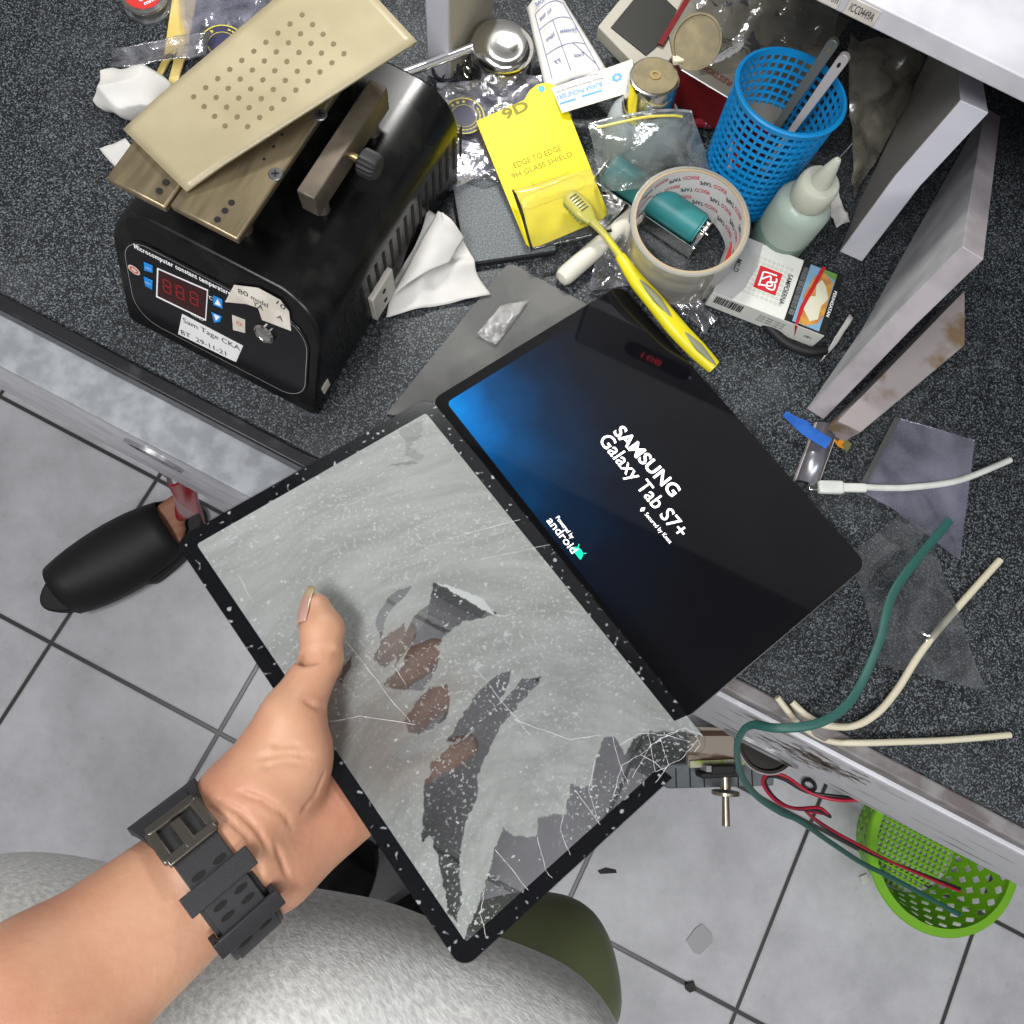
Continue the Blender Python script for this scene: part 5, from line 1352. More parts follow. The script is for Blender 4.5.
# --- glue bottle
t, fr = obj_at('glue_bottle', 'milky squeeze bottle with a needle tip beside the blue basket', 'bottle', D(773, 246))
M_pe2 = mat('frosted_bottle', (.44, .53, .46), .35, transl=.35, coat=.1); M_pe3 = mat('liquid_filled_frost', (.24, .34, .27), .35, transl=.3); M_capw = mat('frosted_cap', (.60, .62, .52), .4, transl=.3)
RG = .0225
MB().lathe([(0, 0), (RG - .002, 0), (RG, .002), (RG, .030), (0, .030)], n=48).build('filled_part', M_pe3, t)
MB().lathe([(0, .0301), (RG, .0301), (RG, .058), (RG - .003, .064), (RG - .009, .068), (.0100, .069), (0, .069)], n=48).build('body', M_pe2, t)
b = MB(); rg = []
for z, r in ((.068, .0148), (.070, .0155), (.086, .0150), (.088, .0135)):
    rg.append([Vector(((r + (.0004 if k % 2 else 0)) * math.cos(2 * math.pi * k / 60), (r + (.0004 if k % 2 else 0)) * math.sin(2 * math.pi * k / 60), z)) for k in range(60)])
b.loft(rg).build('cap', M_capw, t)
MB().lathe([(0, .088), (.0078, .088), (.0070, .094), (.0030, .112), (.0020, .114), (0, .114)], n=32).build('cone_tip', M_capw, t)
MB().cyl((0, 0, .113), (.0015, .001, .131), .0004, n=8).build('needle', M_steel, t)
MB().lathe([(.0, .036), (.0, .037)], n=3).build('seam', M_pe2, t) if False else None

# --- cigarette box
CB = F3((713, 292, .025), (827, 337, .025), (745, 234, .025))
cg = thing('cigarette_packet', 'white cigarette packet with red square emblem and warning picture, beside the tape roll', 'cigarette packet', CB)
cn = [CB.pix(*q) for q in ((713, 292), (827, 337), (851, 281), (745, 234))]
PW, PH_ = (cn[1].x + cn[2].x - cn[0].x - cn[3].x) / 2, (cn[2].y + cn[3].y) / 2
MB().box((PW / 2, PH_ / 2, -.011), (PW, PH_, .022)).build('packet', mat('packet_white', (.60, .61, .56), .35, coat=.1), cg, bevel=.0008)
def uvq(name, pts, m, z=.0003): 
    return MB().add([(PW * u, PH_ * v, z) for u, v in pts], [tuple(range(len(pts)))]).build(name, m, cg, smooth=False)
uvq('grey_corner', [(.0, 0), (.17, 0), (.23, .2), (.28, .6), (.26, 1), (0, 1)], mat('packet_grey', (.36, .36, .36), .35), .0002)
uvq('red_corner', [(-.001, .38), (.055, .38), (.055, .98), (-.001, .98)], mat('packet_red', (.30, .01, .02)), .0005)
uvq('black_panel', [(.635, 0), (.998, 0), (.998, .998), (.635, .998)], mat('packet_black', (.012, .012, .012), .4))
uvq('picture_sky', [(.70, .03), (.94, .03), (.94, .97), (.70, .97)], mat('picture_blue', (.16, .30, .42), .4), .0004)
uvq('picture_skin', [(.73, .08), (.80, .02), (.90, .12), (.94, .30), (.93, .82), (.82, .93), (.76, .80), (.72, .45), (.755, .30)], mat('picture_orange', (.50, .27, .05), .4, col2=(.40, .17, .05), nscale=120), .0005)
uvq('picture_bandage', [(.74, .30), (.84, .12), (.90, .20), (.89, .40), (.93, .55), (.88, .72), (.83, .80), (.80, .70), (.82, .52), (.76, .48)], mat('picture_cream', (.56, .55, .42), .4), .0006)
uvq('picture_green', [(.80, .93), (.94, .86), (.94, .97), (.82, .97)], mat('picture_green', (.12, .24, .05), .4), .0006)
uvq('red_stripe', [(.795, 1.0), (.83, 1.0), (.76, .30), (.755, .0), (.73, .0), (.725, .28)], mat('packet_red2', (.42, .015, .02), .4), .0008)
uvq('red_square', [(.30, .30), (.50, .30), (.50, .66), (.30, .66)], mat('emblem_red', (.50, .02, .025), .4), .0004)
M_white2 = M_print_w
R_, U_ = (0, -1, 0), (1, 0, 0)
def gtext(name, s, u, v, h, w, m=M_ink, z=.0006, bold=.01, par=cg, R_=R_, U_=U_): return text(name, s, m, par, (PW * u, PH_ * v, z), R_, U_, h, w, bold)
gtext('lettering', 'SAMPOERNA', .565, .45, .0042, .028, M_ink)
gtext('lettering', 'MILD', .115, .52, .0042, .012, M_ink)
gtext('lettering', 'PERINGATAN', .968, .5, .0026, .024, M_print_w, bold=.02)
gtext('emblem_mark', '\u264f', .40, .48, .010, .012, M_white2, bold=.02) if False else None
b = MB()   # curled letter-like mark in the square
def curl(pts, w=.0007):
    q = [Vector((PW * (.40 + y * .085), PH_ * (.48 - x * .145), .0007)) for x, y in pts]
    b.tube(q, w, 6, flat=.1, smooth=5)
curl([(-.8, .7), (-.7, -.6), (-.2, -.7), (.9, -.7)]); curl([(-.5, .75), (-.1, .8), (0, .3), (-.5, .1), (.1, -.6)]); curl([(.1, .8), (.75, .8), (.8, .1), (.2, .05), (.2, .5), (.5, .4), (.75, -.6)])
b.build('emblem_mark', M_white2, cg)
b = MB()
for i in range(9):
    for j in range(9):
        if 2 <= i <= 6 and 2 <= j <= 6: continue
        cx, cy = PW * (.40 + (i - 4) * .040), PH_ * (.48 + (j - 4) * .073)
        n = 8; b.add([Vector((cx + r * math.cos(2 * math.pi * k / n), cy + r * math.sin(2 * math.pi * k / n), .0005)) for k in range(n) for r in (.0012, .0009)], [(2 * k, 2 * k + 1, (2 * k + 3) % 16, (2 * k + 2) % 16) for k in range(n)])
b.build('ring_pattern', mat('pattern_grey', (.30, .29, .26), .5), cg, smooth=False)
for k in range(4): gtext('small_lettering', 'LAYANAN BERHENTI MEROKOK 0800', .655 + k * .0115, .5, .0009, PH_ * .78, mat('pale_grey_print', (.3, .3, .3), .5), bold=0)
b = MB(); random.seed(3); x = PW * .05
while x < PW * .30:
    w_ = random.choice((.0004, .0007, .0011)); b.box((x, -.0003, -.008), (w_, .0002, .010)); x += w_ + random.choice((.0005, .0008))
b.build('barcode', M_ink, cg, smooth=False)
gtext('small_lettering', 'RASA KAYA KRETEK', .55, 0, .0030, .024, M_ink, par=cg) if False else None
for k in range(3): text('side_lettering', '0127 4900 1185 30', M_ink, cg, (PW * .56, -.0003, -.006 - .0036 * k), (1, 0, 0), (0, 0, 1), .0020, .022, 0)
uvq('bottom_red_tip', [(.73, 0), (.755, 0), (.742, .0)], M_redink) if False else None
MB().add([(PW * .735, -.0003, -.0002), (PW * .76, -.0003, -.0002), (PW * .81, -.0003, -.017)], [(0, 1, 2)]).build('red_tip', mat('packet_red2'), cg, smooth=False)
text('side_lettering', '18+', M_ink, cg, (PW * .90, -.0003, -.010), (1, 0, 0), (0, 0, 1), .003, .006, .01)

# ================================================================== RIGHT-HAND SIDE OF THE BENCH
M_stain = mat('stained_white_side', (.30, .30, .31), .35, col2=(.42, .42, .43), nscale=30, detail=8)
M_lav = mat('grubby_lavender_edge', (.30, .27, .28), .5, col2=(.38, .35, .37), nscale=30, detail=6)
def standing(name, label, a, b_, pix, th, mats, cat='board', extra=None):
    A, B = D(*a), D(*b_); d = (B - A); nrm = Vector((0, 0, 1)).cross(d).normalized()
    if nrm.x > 0: nrm = -nrm
    fr = Frame(A, d, nrm)
    if fr.y.z < 0: fr = Frame(A, -d, nrm)
    t = thing(name, label, cat, fr)
    pts = [fr.pix(x, y) for x, y in pix]; pts = [(p.x, max(p.y, .0005)) for p in pts]
    ar = sum(pts[i][0] * pts[(i + 1) % len(pts)][1] - pts[(i + 1) % len(pts)][0] * pts[i][1] for i in range(len(pts)))
    if ar < 0: pts = pts[::-1]
    MB().prism(pts, -th, -.0004).build('board', mats[1], t, bevel=.0006)
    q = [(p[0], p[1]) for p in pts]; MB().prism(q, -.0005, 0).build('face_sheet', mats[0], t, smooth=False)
    return t, fr
t, fr = standing('stained_white_box', 'stained white box standing at an angle by the right edge, right of the cigarette packet', (803, 415), (890, 268), [(800, 414), (861, 331), (945, 150), (962, 246), (896, 313)], .016, (M_stain, M_lav), 'box')
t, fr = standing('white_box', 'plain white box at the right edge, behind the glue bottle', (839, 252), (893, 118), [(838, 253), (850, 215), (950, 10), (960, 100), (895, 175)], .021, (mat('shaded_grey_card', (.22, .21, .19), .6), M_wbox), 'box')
t = thing('stained_card', 'brown-stained pale card box lying lowest at the right edge, above the white plug', 'box', Frame(D(850, 425), (1, 0, 0)))
SX = Frame(D(850, 425, .03), (1, 0, 0)); t.matrix_world = SX.M; bpy.context.view_layer.update()
polyplate(SX, [(838, 421), (861, 432), (965, 345), (965, 290)], .028, 0).build('card_box', mat('brown_stained_card', (.28, .25, .25), .6, col2=(.17, .12, .07), nscale=28, nlo=.52, nhi=.62), t, bevel=.0006)
def decal_ring(c, r, par, z):
    b = MB(); n = 28; I = par.matrix_world.inverted()
    for r0, r1 in ((1, .82), (.55, .25)):
        b.add([I @ (c + Vector((r * q * math.cos(2 * math.pi * k / n), r * q * math.sin(2 * math.pi * k / n), z))) for k in range(n) for q in (r0, r1)], [(2 * k, 2 * k + 1, (2 * k + 3) % (2 * n), (2 * k + 2) % (2 * n)) for k in range(n)])
    return b.build('seal_print', M_redink, par, smooth=False)
tag(patch([(820, 362, .004), (849, 314, .007), (853, 318, .007), (838, 343, .004)], 8, 4, .001, 80).build('paper_scrap', M_paper, solid=.0003), 'narrow torn white paper scrap to the right of the cigarette packet', 'paper')
tag(patch([(822, 200, .003), (833, 188, .010), (850, 222, .006), (838, 228, .003)], 12, 10, .005, 90, 5).build('tissue_scrap', M_paper, solid=.0004), 'crumpled scrap of tissue to the right of the glue bottle', 'tissue')
M_bbag = film('dusty_bag', (.62, .60, .54), .85, .25, .25, (.42, .39, .31), 40, .8)
tag(patch([(846, 40, .060), (930, 40, .060), (893, 128, .016), (850, 205, .006)], 20, 20, .010, 28, 6).build('dusty_bag', M_bbag), 'dusty clear bag at the right edge, between the blue basket and the white box', 'plastic bag')
tag(patch([(700, 70, .052), (690, -30, .06), (850, -20, .09), (830, 46, .056)], 24, 24, .008, 30, 11).build('crinkled_bag', film('crinkled_bag_film', (.75, .74, .70), .35, .3, .14, (.26, .25, .22), 45, .9)), 'crinkled clear bag lying over the grey-topped box behind the blue basket', 'plastic bag')
pts = [D(748, 305, .006), D(764, 322, .005), D(785, 342, .005), D(808, 351, .005), D(826, 350, .006)]
tag(MB().tube(pts, .0042, 14).build('black_cable', mat('black_rubber'), None), 'thick black cable curving out from under the cigarette packet', 'cable')
# loose film in front of the tape roll
tag(patch([(668, 302, .003), (692, 296, .008), (716, 318, .006), (704, 334, .003)], 16, 12, .005, 60, 12).build('plastic_wrap', M_film), 'crumpled clear wrap between the tape roll and the cigarette packet', 'plastic film')
tag(patch([(590, 292, .004), (600, 232, .012), (640, 238, .012), (640, 285, .004)], 16, 12, .004, 60, 14).build('plastic_wrap', M_film), 'crumpled clear wrap beneath the toothbrush neck beside the tape roll', 'plastic film')
tag(patch([(570, 222, .006), (596, 190, .010), (625, 205, .010), (606, 232, .004)], 12, 10, .004, 80, 21).build('foil_scrap', mat('crumpled_foil', (.5, .5, .5), .25, .9), solid=.0002), 'crumpled silver foil scrap between the yellow card and the white rod', 'foil')

# channel, tape, flex, plug
A, B = D(807, 484, .006), D(828, 426, .006)
fr = Frame(A, B - A); t = thing('metal_channel', 'short rounded grey metal channel crossed by blue tape, beside the tablet corner', 'metal strip', fr); L_ = (B - A).length
b = MB(); rg = []
for x in (0, L_): rg.append([Vector((x, .0085 * math.cos(a), -.003 + .007 * math.sin(a))) for a in [math.pi * k / 14 for k in range(15)]])
vs = [v for r in rg for v in r]; b.add(vs, [(k, k + 1, 15 + k + 1, 15 + k) for k in range(14)])
b.build('channel', mat('grey_channel', (.24, .24, .27), .3, .7), t, solid=.0009)
for s_ in (-1, 1): MB().box((L_ / 2, s_ * .0088, -.0035), (L_, .0012, .004)).build('channel_lip', mat('pale_lip', (.42, .38, .36), .5), t)
TFr = Frame(D(808, 425, .016), D(830, 440) - D(785, 412)); t = thing('blue_tape', 'strip of bright blue tape laid across the metal channel', 'tape', TFr)
polyplate(TFr, [(783, 416), (786, 411), (799, 418), (808, 421), (813, 427), (832, 439), (829, 444), (826, 449), (813, 441), (802, 434)], .0006, 0).build('tape', mat('blue_tape', (.01, .075, .33), .5, col2=(.02, .11, .42), nscale=60, bump=.4, bscale=200), t)
FX = Frame(D(840, 438, .004), D(850, 447) - D(832, 430)); t = thing('flex_connector', 'tiny orange flexible connector with a dark chip beside the blue tape', 'circuit flex', FX)
polyplate(FX, [(829, 433), (835, 429), (848, 438), (846, 450), (838, 446)], .0008, 0).build('flex', mat('orange_polyimide', (.55, .20, .01), .35), t)
polyplate(FX, [(833.5, 437), (838, 433.5), (842, 437), (838, 441)], .0010, .0012).build('chip', mat('dark_chip', (.05, .05, .06), .4), t)
polyplate(FX, [(842, 445), (847, 440), (852, 444), (847, 452)], .0012, .0008).build('contact_end', mat('olive_metal', (.28, .26, .10), .35, .6), t)
UF = Frame(D(818, 487, .008), D(862, 487) - D(815, 486)); t = thing('charging_cable', 'white plug and cable lying on the bench beside the tablet corner', 'cable', UF)
M_cabw = mat('white_cable_plastic', (.50, .52, .48), .45, col2=(.58, .59, .55), nscale=50)
a0, a1, a2, a3 = [UF.pix(*q) for q in ((808, 487), (818, 487), (843, 487), (866, 487))]
MB().box(((a0.x + a1.x) / 2, 0, 0), (a1.x - a0.x, .0062, .0026)).build('metal_plug', M_steel, t, bevel=.0008)
MB().box(((a1.x + a2.x) / 2, 0, 0), (a2.x - a1.x, .0105, .0065)).build('plug_housing', M_cabw, t, bevel=.002, seg=3)
MB().box(((a2.x + a3.x) / 2 - .001, 0, 0), (a3.x - a2.x + .002, .0072, .0045)).build('strain_relief', M_cabw, t, bevel=.0015, seg=3)
Ic = t.matrix_world.inverted()
MB().tube([Ic @ D(x, y, .008 - .001 * i) for i, (x, y) in enumerate(((864, 487), (885, 488), (915, 487), (960, 480), (1010, 460)))], .0026, 12).build('cable', M_cabw, t)
GF = Frame(D(900, 470, .005), D(896, 425) - D(862, 495)); t = thing('screen_protector', 'clear glass screen protector with dark edge under the white charging cable', 'glass sheet', GF)
polyplate(GF, [(862, 492), (900, 418), (975, 440), (960, 560), (892, 508)], .0008, 0).build('clear_sheet', film('lavender_sheet', (.80, .80, .88), .30, .25, .1, (.50, .50, .62), 20, .2), t)
polyplate(GF, [(857, 490), (895, 417), (901, 418), (862, 493)], .0012, .0004).build('dark_edge', mat('grey_translucent_edge', (.07, .07, .07), .3), t)
tag(patch([(852, 552, .004), (915, 498, .010), (985, 690, .008), (880, 668, .004)], 26, 26, .004, 22, 17).build('clear_bag', film('right_bag_film', (.90, .91, .93), .12, .4, .10, (.6, .63, .66), 35, .7)), 'thin clear bag on the bench beside the tablet corner, under the green cable', 'plastic bag')

# cables over the edge
M_green = mat('green_flat_cable', (.018, .085, .072), .5)
def cable(name, label, pts, r, m, flat=1.0, up=(0, 0, 1)):
    return tag(MB().tube([P(*p) for p in pts], r, 12, flat=flat, up=up, smooth=8).build(name, m), label, 'cable')
cable('green_cable', 'flat green cable looping off the bench edge and down towards the floor', [(950, 520, .765), (896, 588, .775), (880, 640, .772), (862, 682, .766), (846, 706, .766), (824, 721, .767), (800, 727, .766), (775, 728, .760), (753, 725, .745), (741, 734, .725), (737, 752, .69), (742, 776, .62), (757, 796, .54), (780, 812, .46), (800, 821, .40), (830, 842, .30), (862, 863, .22), (896, 880, .19), (960, 915, .17)], .0034, M_green, .45)
M_cream = mat('cream_cable', (.52, .48, .36), .5)
cable('cream_cable', 'upper of two cream cables draped over the right desk edge', [(1000, 560, .756), (930, 640, .756), (897, 690, .756), (876, 714, .757), (853, 726, .757), (825, 725, .758), (807, 716, .757), (792, 702, .755)], .0027, M_cream)
cable('cream_cable', 'lower of two cream cables draped over the right desk edge', [(1010, 735, .756), (950, 740, .756), (897, 742, .757), (860, 743, .757), (835, 742, .750), (817, 736, .745), (797, 722, .752), (777, 697, .756)], .0024, M_cream)
def twin(name, label, pts, r, m1, m2):
    t = thing(name, label, 'cable', Frame(P(*pts[0]), (1, 0, 0))); I = t.matrix_world.inverted()
    for m, s_ in ((m1, 1), (m2, -1)):
        q = []
        for i, p in enumerate(pts):
            w = P(*p); a = i * 1.3; q.append(I @ (w + Vector((math.cos(a), math.sin(a), .5)) * (r * .9 * s_)))
        MB().tube(q, r, 10, smooth=7).build('core', m, t)
    return t
twin('red_black_wire', 'twisted red and black wire pair hanging below the right drawer', [(1000, 800, .42), (930, 799, .42), (896, 797, .42), (862, 799, .41), (835, 798, .41), (808, 792, .40), (785, 778, .39), (769, 775, .38), (764, 783, .37), (775, 799, .36), (793, 808, .35), (818, 809, .34), (829, 816, .33), (822, 812, .30), (806, 811, .28), (830, 830, .25), (862, 848, .22), (896, 864, .19), (960, 890, .17)], .0021, mat('red_wire', (.35, .01, .03), .45), mat('black_wire', (.012, .012, .014), .45))

# ------------------------------------------------------------------ below the bench
cs = P(715, 775, .20); CF = Frame(cs, P(765, 775, .20) - P(665, 775, .20)); t = thing('clamp_stand', 'grey ribbed metal base with black clamp and a bolt sticking out, under the right drawer', 'tool stand', CF)
polyplate(CF, [(660, 764), (776, 760), (774, 786), (668, 789), (661, 783)], .195, 0).build('ribbed_base', mat('blue_grey_enamel', (.11, .125, .14), .5, col2=(.15, .165, .18), nscale=20), t, bevel=.003)
for x in (676, 690, 704, 738, 752, 764):
    a, c = CF.pix(x, 768), CF.pix(x, 787.5); b = MB().box(((a.x + c.x) / 2, (a.y + c.y) / 2, .0004), (.0016, abs(a.y - c.y), .001)); b.build('rib_groove', M_hole, t)
polyplate(CF, [(690, 726), (770, 730), (768, 761), (688, 766)], .012, .022).build('cream_plate', mat('rusty_cream_plate', (.34, .29, .24), .5, col2=(.10, .05, .02), nscale=30, nlo=.56, nhi=.66, stretch=(.4, 2, 1)), t, bevel=.001)
polyplate(CF, [(690, 732), (740, 732), (738, 736), (690, 736)], .004, .027).build('dark_slot', mat('rusty_slot', (.06, .025, .01), .6), t)
polyplate(CF, [(690, 761), (768, 758), (768, 763), (690, 768)], .004, .026).build('lime_strip', mat('lime_strip', (.33, .42, .05), .5, col2=(.5, .48, .40), nscale=60), t)
polyplate(CF, [(701, 773), (745, 771), (744, 777), (702, 779)], .030, .038).build('black_clamp', M_blackmat, t, bevel=.002)
polyplate(CF, [(712, 766), (736, 765), (736, 774), (712, 775)], .030, .044).build('black_block', M_blackmat, t, bevel=.002)
for x in (709, 739): 
    polyplate(CF, [(x - 2.5, 766), (x + 2.5, 766), (x + 2.5, 772), (x - 2.5, 772)], .030, .046).build('white_lug', M_lav, t)
a, c, e_, g_, h_ = [CF.pix(x, y, .03) for x, y in ((725, 776), (725.5, 789), (725.5, 791), (725.5, 795), (726, 826))]
for v in (a, c, e_, g_, h_): v.z = .03
M_nick = mat('worn_nickel', (.42, .38, .30), .28, .9)
MB().cyl(a, c, .0075).build('shaft', M_nick, t); MB().cyl(e_, g_, .019, n=36).build('flange', M_nick, t, bevel=.0008)
MB().cyl(g_, h_, .0048, .0056).build('bolt', M_nick, t, bevel=.0006)
dk = Frame(P(768, 742, .40), (1, 0, 0)); t = thing('round_lid', 'dark round lid showing under the right drawer beside the green cable', 'lid', dk)
MB().lathe([(0, -.020), (.034, -.020), (.036, -.002), (.036, 0), (.033, 0), (.031, -.004), (0, -.004)], n=48).build('lid', mat('brown_black_plastic', (.018, .013, .011), .35), t)
MB().lathe([(.0362, -.004), (.0378, -.004), (.0378, .0005), (.0362, .0005)], n=48, closed=True).build('pale_rim', M_lav, t)
# green basket on the floor
gb = Frame(P(905, 838, .001), (1, 0, 0)); t = thing('green_basket', 'lime green perforated plastic basket on the floor at the right edge', 'basket', gb)
M_lime = mat('lime_plastic', (.17, .42, .015), .45)
b = MB(); NA_, NZ_ = 30, 5; HB_ = .10
def gw(a, v): r = .085 + .025 * v; return Vector((r * math.cos(a), r * math.sin(a), .003 + HB_ * v))
for j in range(NZ_):
    for i in range(NA_):
        a = 2 * math.pi * (i + .5 * (j % 2)) / NA_; d = 2 * math.pi / NA_; v = j / NZ_; dv = 1 / NZ_
        o4 = [gw(a, v), gw(a + d, v), gw(a + d, v + dv), gw(a, v + dv)]; i4 = [gw(a + d * .5, v + dv * .12), gw(a + d * .86, v + dv * .5), gw(a + d * .5, v + dv * .88), gw(a + d * .14, v + dv * .5)]
        b.add(o4 + [gw(a + d * .5, v), gw(a + d, v + dv * .5), gw(a + d * .5, v + dv), gw(a, v + dv * .5)] + i4, [(0, 4, 8, 11), (0, 11, 7)[:3], (4, 1, 9, 8), (1, 5, 9), (5, 2, 9)[:3], (2, 6, 10, 9), (6, 3, 11, 10), (3, 7, 11)])
b.build('lattice_wall', M_lime, t, solid=.002, smooth=False)
MB().lathe([(.108, .100), (.120, .100), (.122, .104), (.120, .108), (.108, .108)], n=56, closed=True).build('rim', M_lime, t)
# flat holed base seen through the open top
b = MB(); 
for i in range(-9, 10):
    for j in range(-9, 10):
        x, y = i * .0095, j * .0095
        if x * x + y * y > .080 ** 2: continue
        o4 = [Vector((x + sx * .00475, y + sy * .00475, .004)) for sx, sy in ((-1, -1), (1, -1), (1, 1), (-1, 1))]; i4 = [Vector((x + sx * .0030, y + sy * .0030, .004)) for sx, sy in ((-1, -1), (1, -1), (1, 1), (-1, 1))]
        b.add(o4 + i4, [(k, (k + 1) % 4, 4 + (k + 1) % 4, 4 + k) for k in range(4)])
b.build('lattice_base', M_lime, t, solid=.002, smooth=False)
c = P(808, 785, .004); tag(MB().tube([c + Vector((.011 * math.cos(a), .008 * math.sin(a), .004)) for a in [2 * math.pi * k / 24 for k in range(24)]], .003, 10, smooth=1, closed=True).build('rubber_ring', M_blackmat), 'small black rubber ring on the floor tiles below the red wire', 'ring')
# floor litter
def chip(pix, label, m, cat='debris', name='chip', h=.002):
    f_ = Frame(P(pix[0][0], pix[0][1], 0.0), (1, 0, 0)); t = thing(name, label, cat, f_)
    polyplate(f_, pix, h - .0002, h).build('piece', m, t); return t
chip([(686, 941), (696, 928), (702, 924), (712, 934), (713, 942), (700, 955), (694, 953)], 'pale translucent plastic chip lying alone in the middle of a floor tile', mat('pale_chip', (.34, .34, .35), .3), name='plastic_chip')
chip([(598, 871), (606, 868), (616, 870), (617, 873), (600, 874)], 'thin dark sliver on the floor tile near the green trouser knee', M_dark, name='dark_sliver')
chip([(686, 984), (694, 982), (697, 990), (690, 993), (686, 990)], 'small dark crumb on the lower grout line', M_dark, name='dark_crumb', h=.006)
chip([(860, 877), (867, 874), (870, 880), (866, 885), (862, 883)], 'small crumpled white crumb near the green basket', M_paper, name='white_crumb', h=.006)
# sandal with toes at the left, under the desk
fo = P(140, 552, 0.0); fx = P(200, 515, 0.0) - P(128, 558, 0.0)
SFt = Frame(fo, fx); t = thing('sandal', 'black sandal at the left edge of the floor, brown toes under the red bag', 'sandal', SFt)
pts = []
for i in range(48):
    a = 2 * math.pi * i / 48; x = math.cos(a); y = math.sin(a); pts.append((x * .145 - .02, y * .062 * (1.05 if x > 0 else .85)))
MB().prism(pts, .001, .028).build('sole', M_rub, t, bevel=.004)
rings = []
for j in range(10):
    x = -.12 + .19 * j / 9; hw = .060 * math.sqrt(max(.05, 1 - ((x + .02) / .15) ** 2))
    rings.append([Vector((x, hw * math.cos(math.pi * k / 12), .025 + (.062 - .018 * j / 9) * math.sin(math.pi * k / 12))) for k in range(13)])
vs = [v for r in rings for v in r]; MB().add(vs, [(j * 13 + k, j * 13 + k + 1, (j + 1) * 13 + k + 1, (j + 1) * 13 + k) for j in range(9) for k in range(12)]).build('strap', M_rub, t, solid=.003)
toes = [('cap', SFt.M @ Vector((-.06, 0, .044)), SFt.M @ Vector((.045, .0, .040)), .020, .020)]
for k in range(5):
    y = .030 - k * .0145; L2_ = .105 - .008 * k; toes.append(('cap', SFt.M @ Vector((.05, y * .8, .042)), SFt.M @ Vector((L2_, y, .038)), .011, .0105 if k else .012, .006))
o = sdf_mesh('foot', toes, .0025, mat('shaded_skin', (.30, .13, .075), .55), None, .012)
tag(o, 'bare brown toes in the black sandal at the left edge', 'foot')
o['label'] = 'bare brown toes poking out of the black sandal, beneath the red bag'
b = patch([(158, 474, 0), (190, 486, 0), (212, 524, 0), (176, 512, 0)], 2, 2)
A_, B_, C_, E2 = P(156, 470, .32), P(192, 484, .32), P(214, 526, .10), P(176, 512, .10)
def rb(u, v):
    p = A_ * (1 - u) * (1 - v) + B_ * u * (1 - v) + C_ * u * v + E2 * (1 - u) * v; p.y += .012 * math.sin(u * 9 + v * 3); p.z += .006 * math.sin(v * 8 + u * 5); return p
o = MB().grid(rb, 18, 24)
for i in range(len(o.f)):
    if (i // 24) in (6, 7): o.mi[i] = 1
    if (i // 24) in (0, 1): o.mi[i] = 1
tag(o.build('red_bag', [mat('red_plastic', (.42, .008, .02), .3), mat('pink_white_stripe', (.45, .28, .30), .35)], solid=.0004), 'red and white striped plastic bag hanging behind the left drawer above the toes', 'plastic bag')

# ------------------------------------------------------------------ shelf above, with a hot-air station on it
s0, s1 = P(804, 0, .93), P(896, 37, .93); fy = (s0.y + s1.y) / 2
SH = Frame((.45, (fy + RY1) / 2, .93), (1, 0, 0)); t = thing('wall_shelf', 'white shelf across the top right corner with handwritten labels on its front edge', 'shelf', SH)
MB().box((.45, (fy + RY1) / 2, .9375), (1.1, RY1 - fy - .001, .015)).build('shelf_board', M_white, t, bevel=.001, world=True)
MB().box((.99, (fy + RY1) / 2 + .02, (ZD + .93) / 2), (.018, RY1 - fy - .05, .93 - ZD - .002)).build('end_panel', M_white, t, world=True)
def lab(a, b_, s, m):
    A, B = P(*a, .93), P(*b_, .93); x0, x1 = A.x, B.x
    MB().box(((x0 + x1) / 2, fy - .0003, .9375), (x1 - x0, .0006, .0115)).build('paper_label', pst, t, bevel=.0001, world=True)
    text('handwriting', s, M_ink, t, ((x0 + x1) / 2, fy - .0008, .9375), (1, 0, 0), (0, 0, 1), .0055, (x1 - x0) * .8, .0, world=True)
lab((843, 12), (873, 24), 'ICC0449A', None); lab((818, 2), (836, 9), 'MAm', None)
HS = Frame((.04, .82, .945), (1, 0, 0)); t = thing('hot_air_station', 'dark soldering station standing on the shelf with a red number display', 'soldering station', HS)
MB().box((.04, .82, 1.12), (.30, .20, .348)).build('case', mat('dark_station_case', (.03, .03, .032), .4), t, bevel=.006, world=True)
MB().prism(rrect(.115, .030, .015, 10), 0, .002, M=Frame((.03, .72, 1.25), (1, 0, 0), (0, -1, 0)).M).build('display_panel', M_bglass, t, world=True)
text('digits', '108', mat('lit_red_digits', (.5, .02, .02), .3, emit=(1, .03, .03), estr=3), t, (.02, .7175, 1.25), (1, 0, 0), (0, 0, 1), .012, .034, .0, world=True)

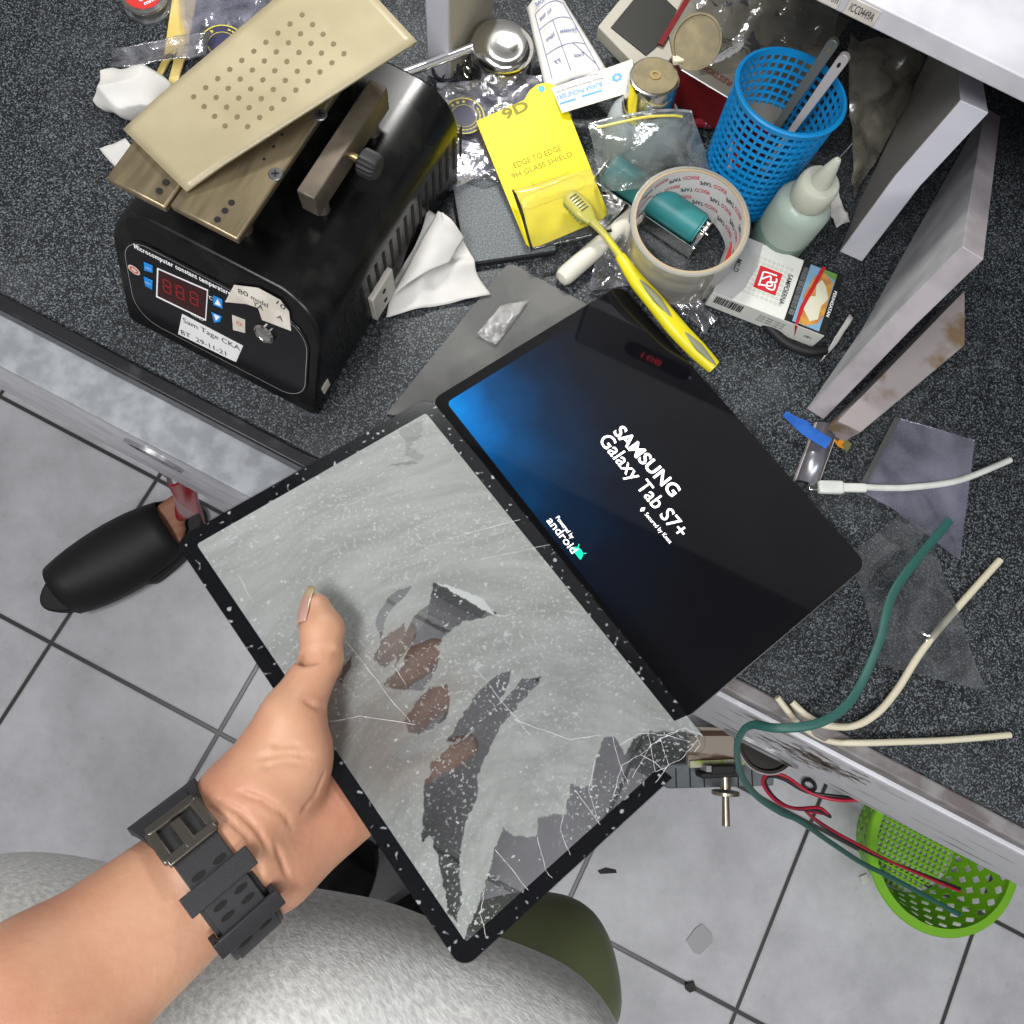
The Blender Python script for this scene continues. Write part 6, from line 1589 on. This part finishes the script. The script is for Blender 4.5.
# ------------------------------------------------------------------ pieces of parts
def nest(child, part):
    for o in list(bpy.data.objects):
        if o.type != 'MESH' or o.parent is None or o.parent.parent is not None or o.name.split('.')[0] != child: continue
        c = sum((Vector(v) for v in o.bound_box), Vector()) / 8
        best = None
        for p in o.parent.children:
            if p.name.split('.')[0] == part and p is not o:
                d = (sum((Vector(v) for v in p.bound_box), Vector()) / 8 - c).length
                if best is None or d < best[0]: best = (d, p)
        if best: o.parent = best[1]
for c_, p_ in (('segment_digit', 'display_window'), ('knob_stem', 'clamp_knob'), ('screw_slot', 'screw'), ('socket_hole', 'side_socket'), ('seal_print', 'seal_sticker'), ('arrow_mark', 'button'), ('button_lettering', 'button'),
               ('buckle_pin', 'buckle_bar'), ('robot_logo', 'display'), ('core_lettering', 'white_lining'), ('roller_end', 'roller'), ('emblem_mark', 'red_square'), ('nozzle_ring', 'steel_cap'), ('cap_top', 'steel_cap'),
               ('printed_outline', 'card'), ('hang_hole', 'card'), ('handle_recess', 'handle_rim'), ('watch_case_none', 'strap'), ('metal_plug', 'plug_housing'), ('pale_rim', 'lid'), ('digits', 'display_panel')):
    nest(c_, p_)

# ================================================================== CAMERA, LIGHT
cam_d = bpy.data.cameras.new('camera'); cam = bpy.data.objects.new('camera', cam_d); COL.objects.link(cam)
cam_d.sensor_width = 36; cam_d.lens = F / 1024 * 36; cam_d.clip_start = .01
Xc = Vector(R @ np.array([1, 0, 0])); Yc = Vector(R @ np.array([0, -1, 0])); Zc = Vector(R @ np.array([0, 0, -1]))
M4 = Matrix((Xc, Yc, Zc)).transposed().to_4x4(); M4.translation = Vector(EYE); cam.matrix_world = M4
SC.camera = cam
def area(name, loc, target, size, power, col=(1, 1, 1), sy=None):
    d = bpy.data.lights.new(name, 'AREA'); d.energy = power; d.color = col; d.size = size
    if sy: d.shape = 'RECTANGLE'; d.size_y = sy
    o = bpy.data.objects.new(name, d); COL.objects.link(o); o.location = loc
    o.rotation_euler = (Vector(target) - Vector(loc)).to_track_quat('-Z', 'Y').to_euler(); return o
area('bench_lamp', (-.28, .60, 1.22), (-.10, .36, .75), .13, 2.8, (1, .985, .95), .05)
area('ceiling_tube_light', (-.45, -.60, 2.5), (0, 0, .7), 1.2, 34, (1, .99, 1.0), .25)
area('ceiling_tube_light', (.9, -.8, 2.5), (.3, -.2, .3), 1.2, 22, (.98, .99, 1.0), .25)
w = bpy.data.worlds.new('world'); SC.world = w; w.use_nodes = True
w.node_tree.nodes['Background'].inputs[0].default_value = (.6, .65, .7, 1); w.node_tree.nodes['Background'].inputs[1].default_value = .07
SC.view_settings.view_transform = 'Standard'; SC.view_settings.look = 'None'; SC.view_settings.exposure = 0; SC.view_settings.gamma = 1
SC.view_settings.use_curve_mapping = False
SC.cycles.max_bounces = 10; SC.cycles.transparent_max_bounces = 24
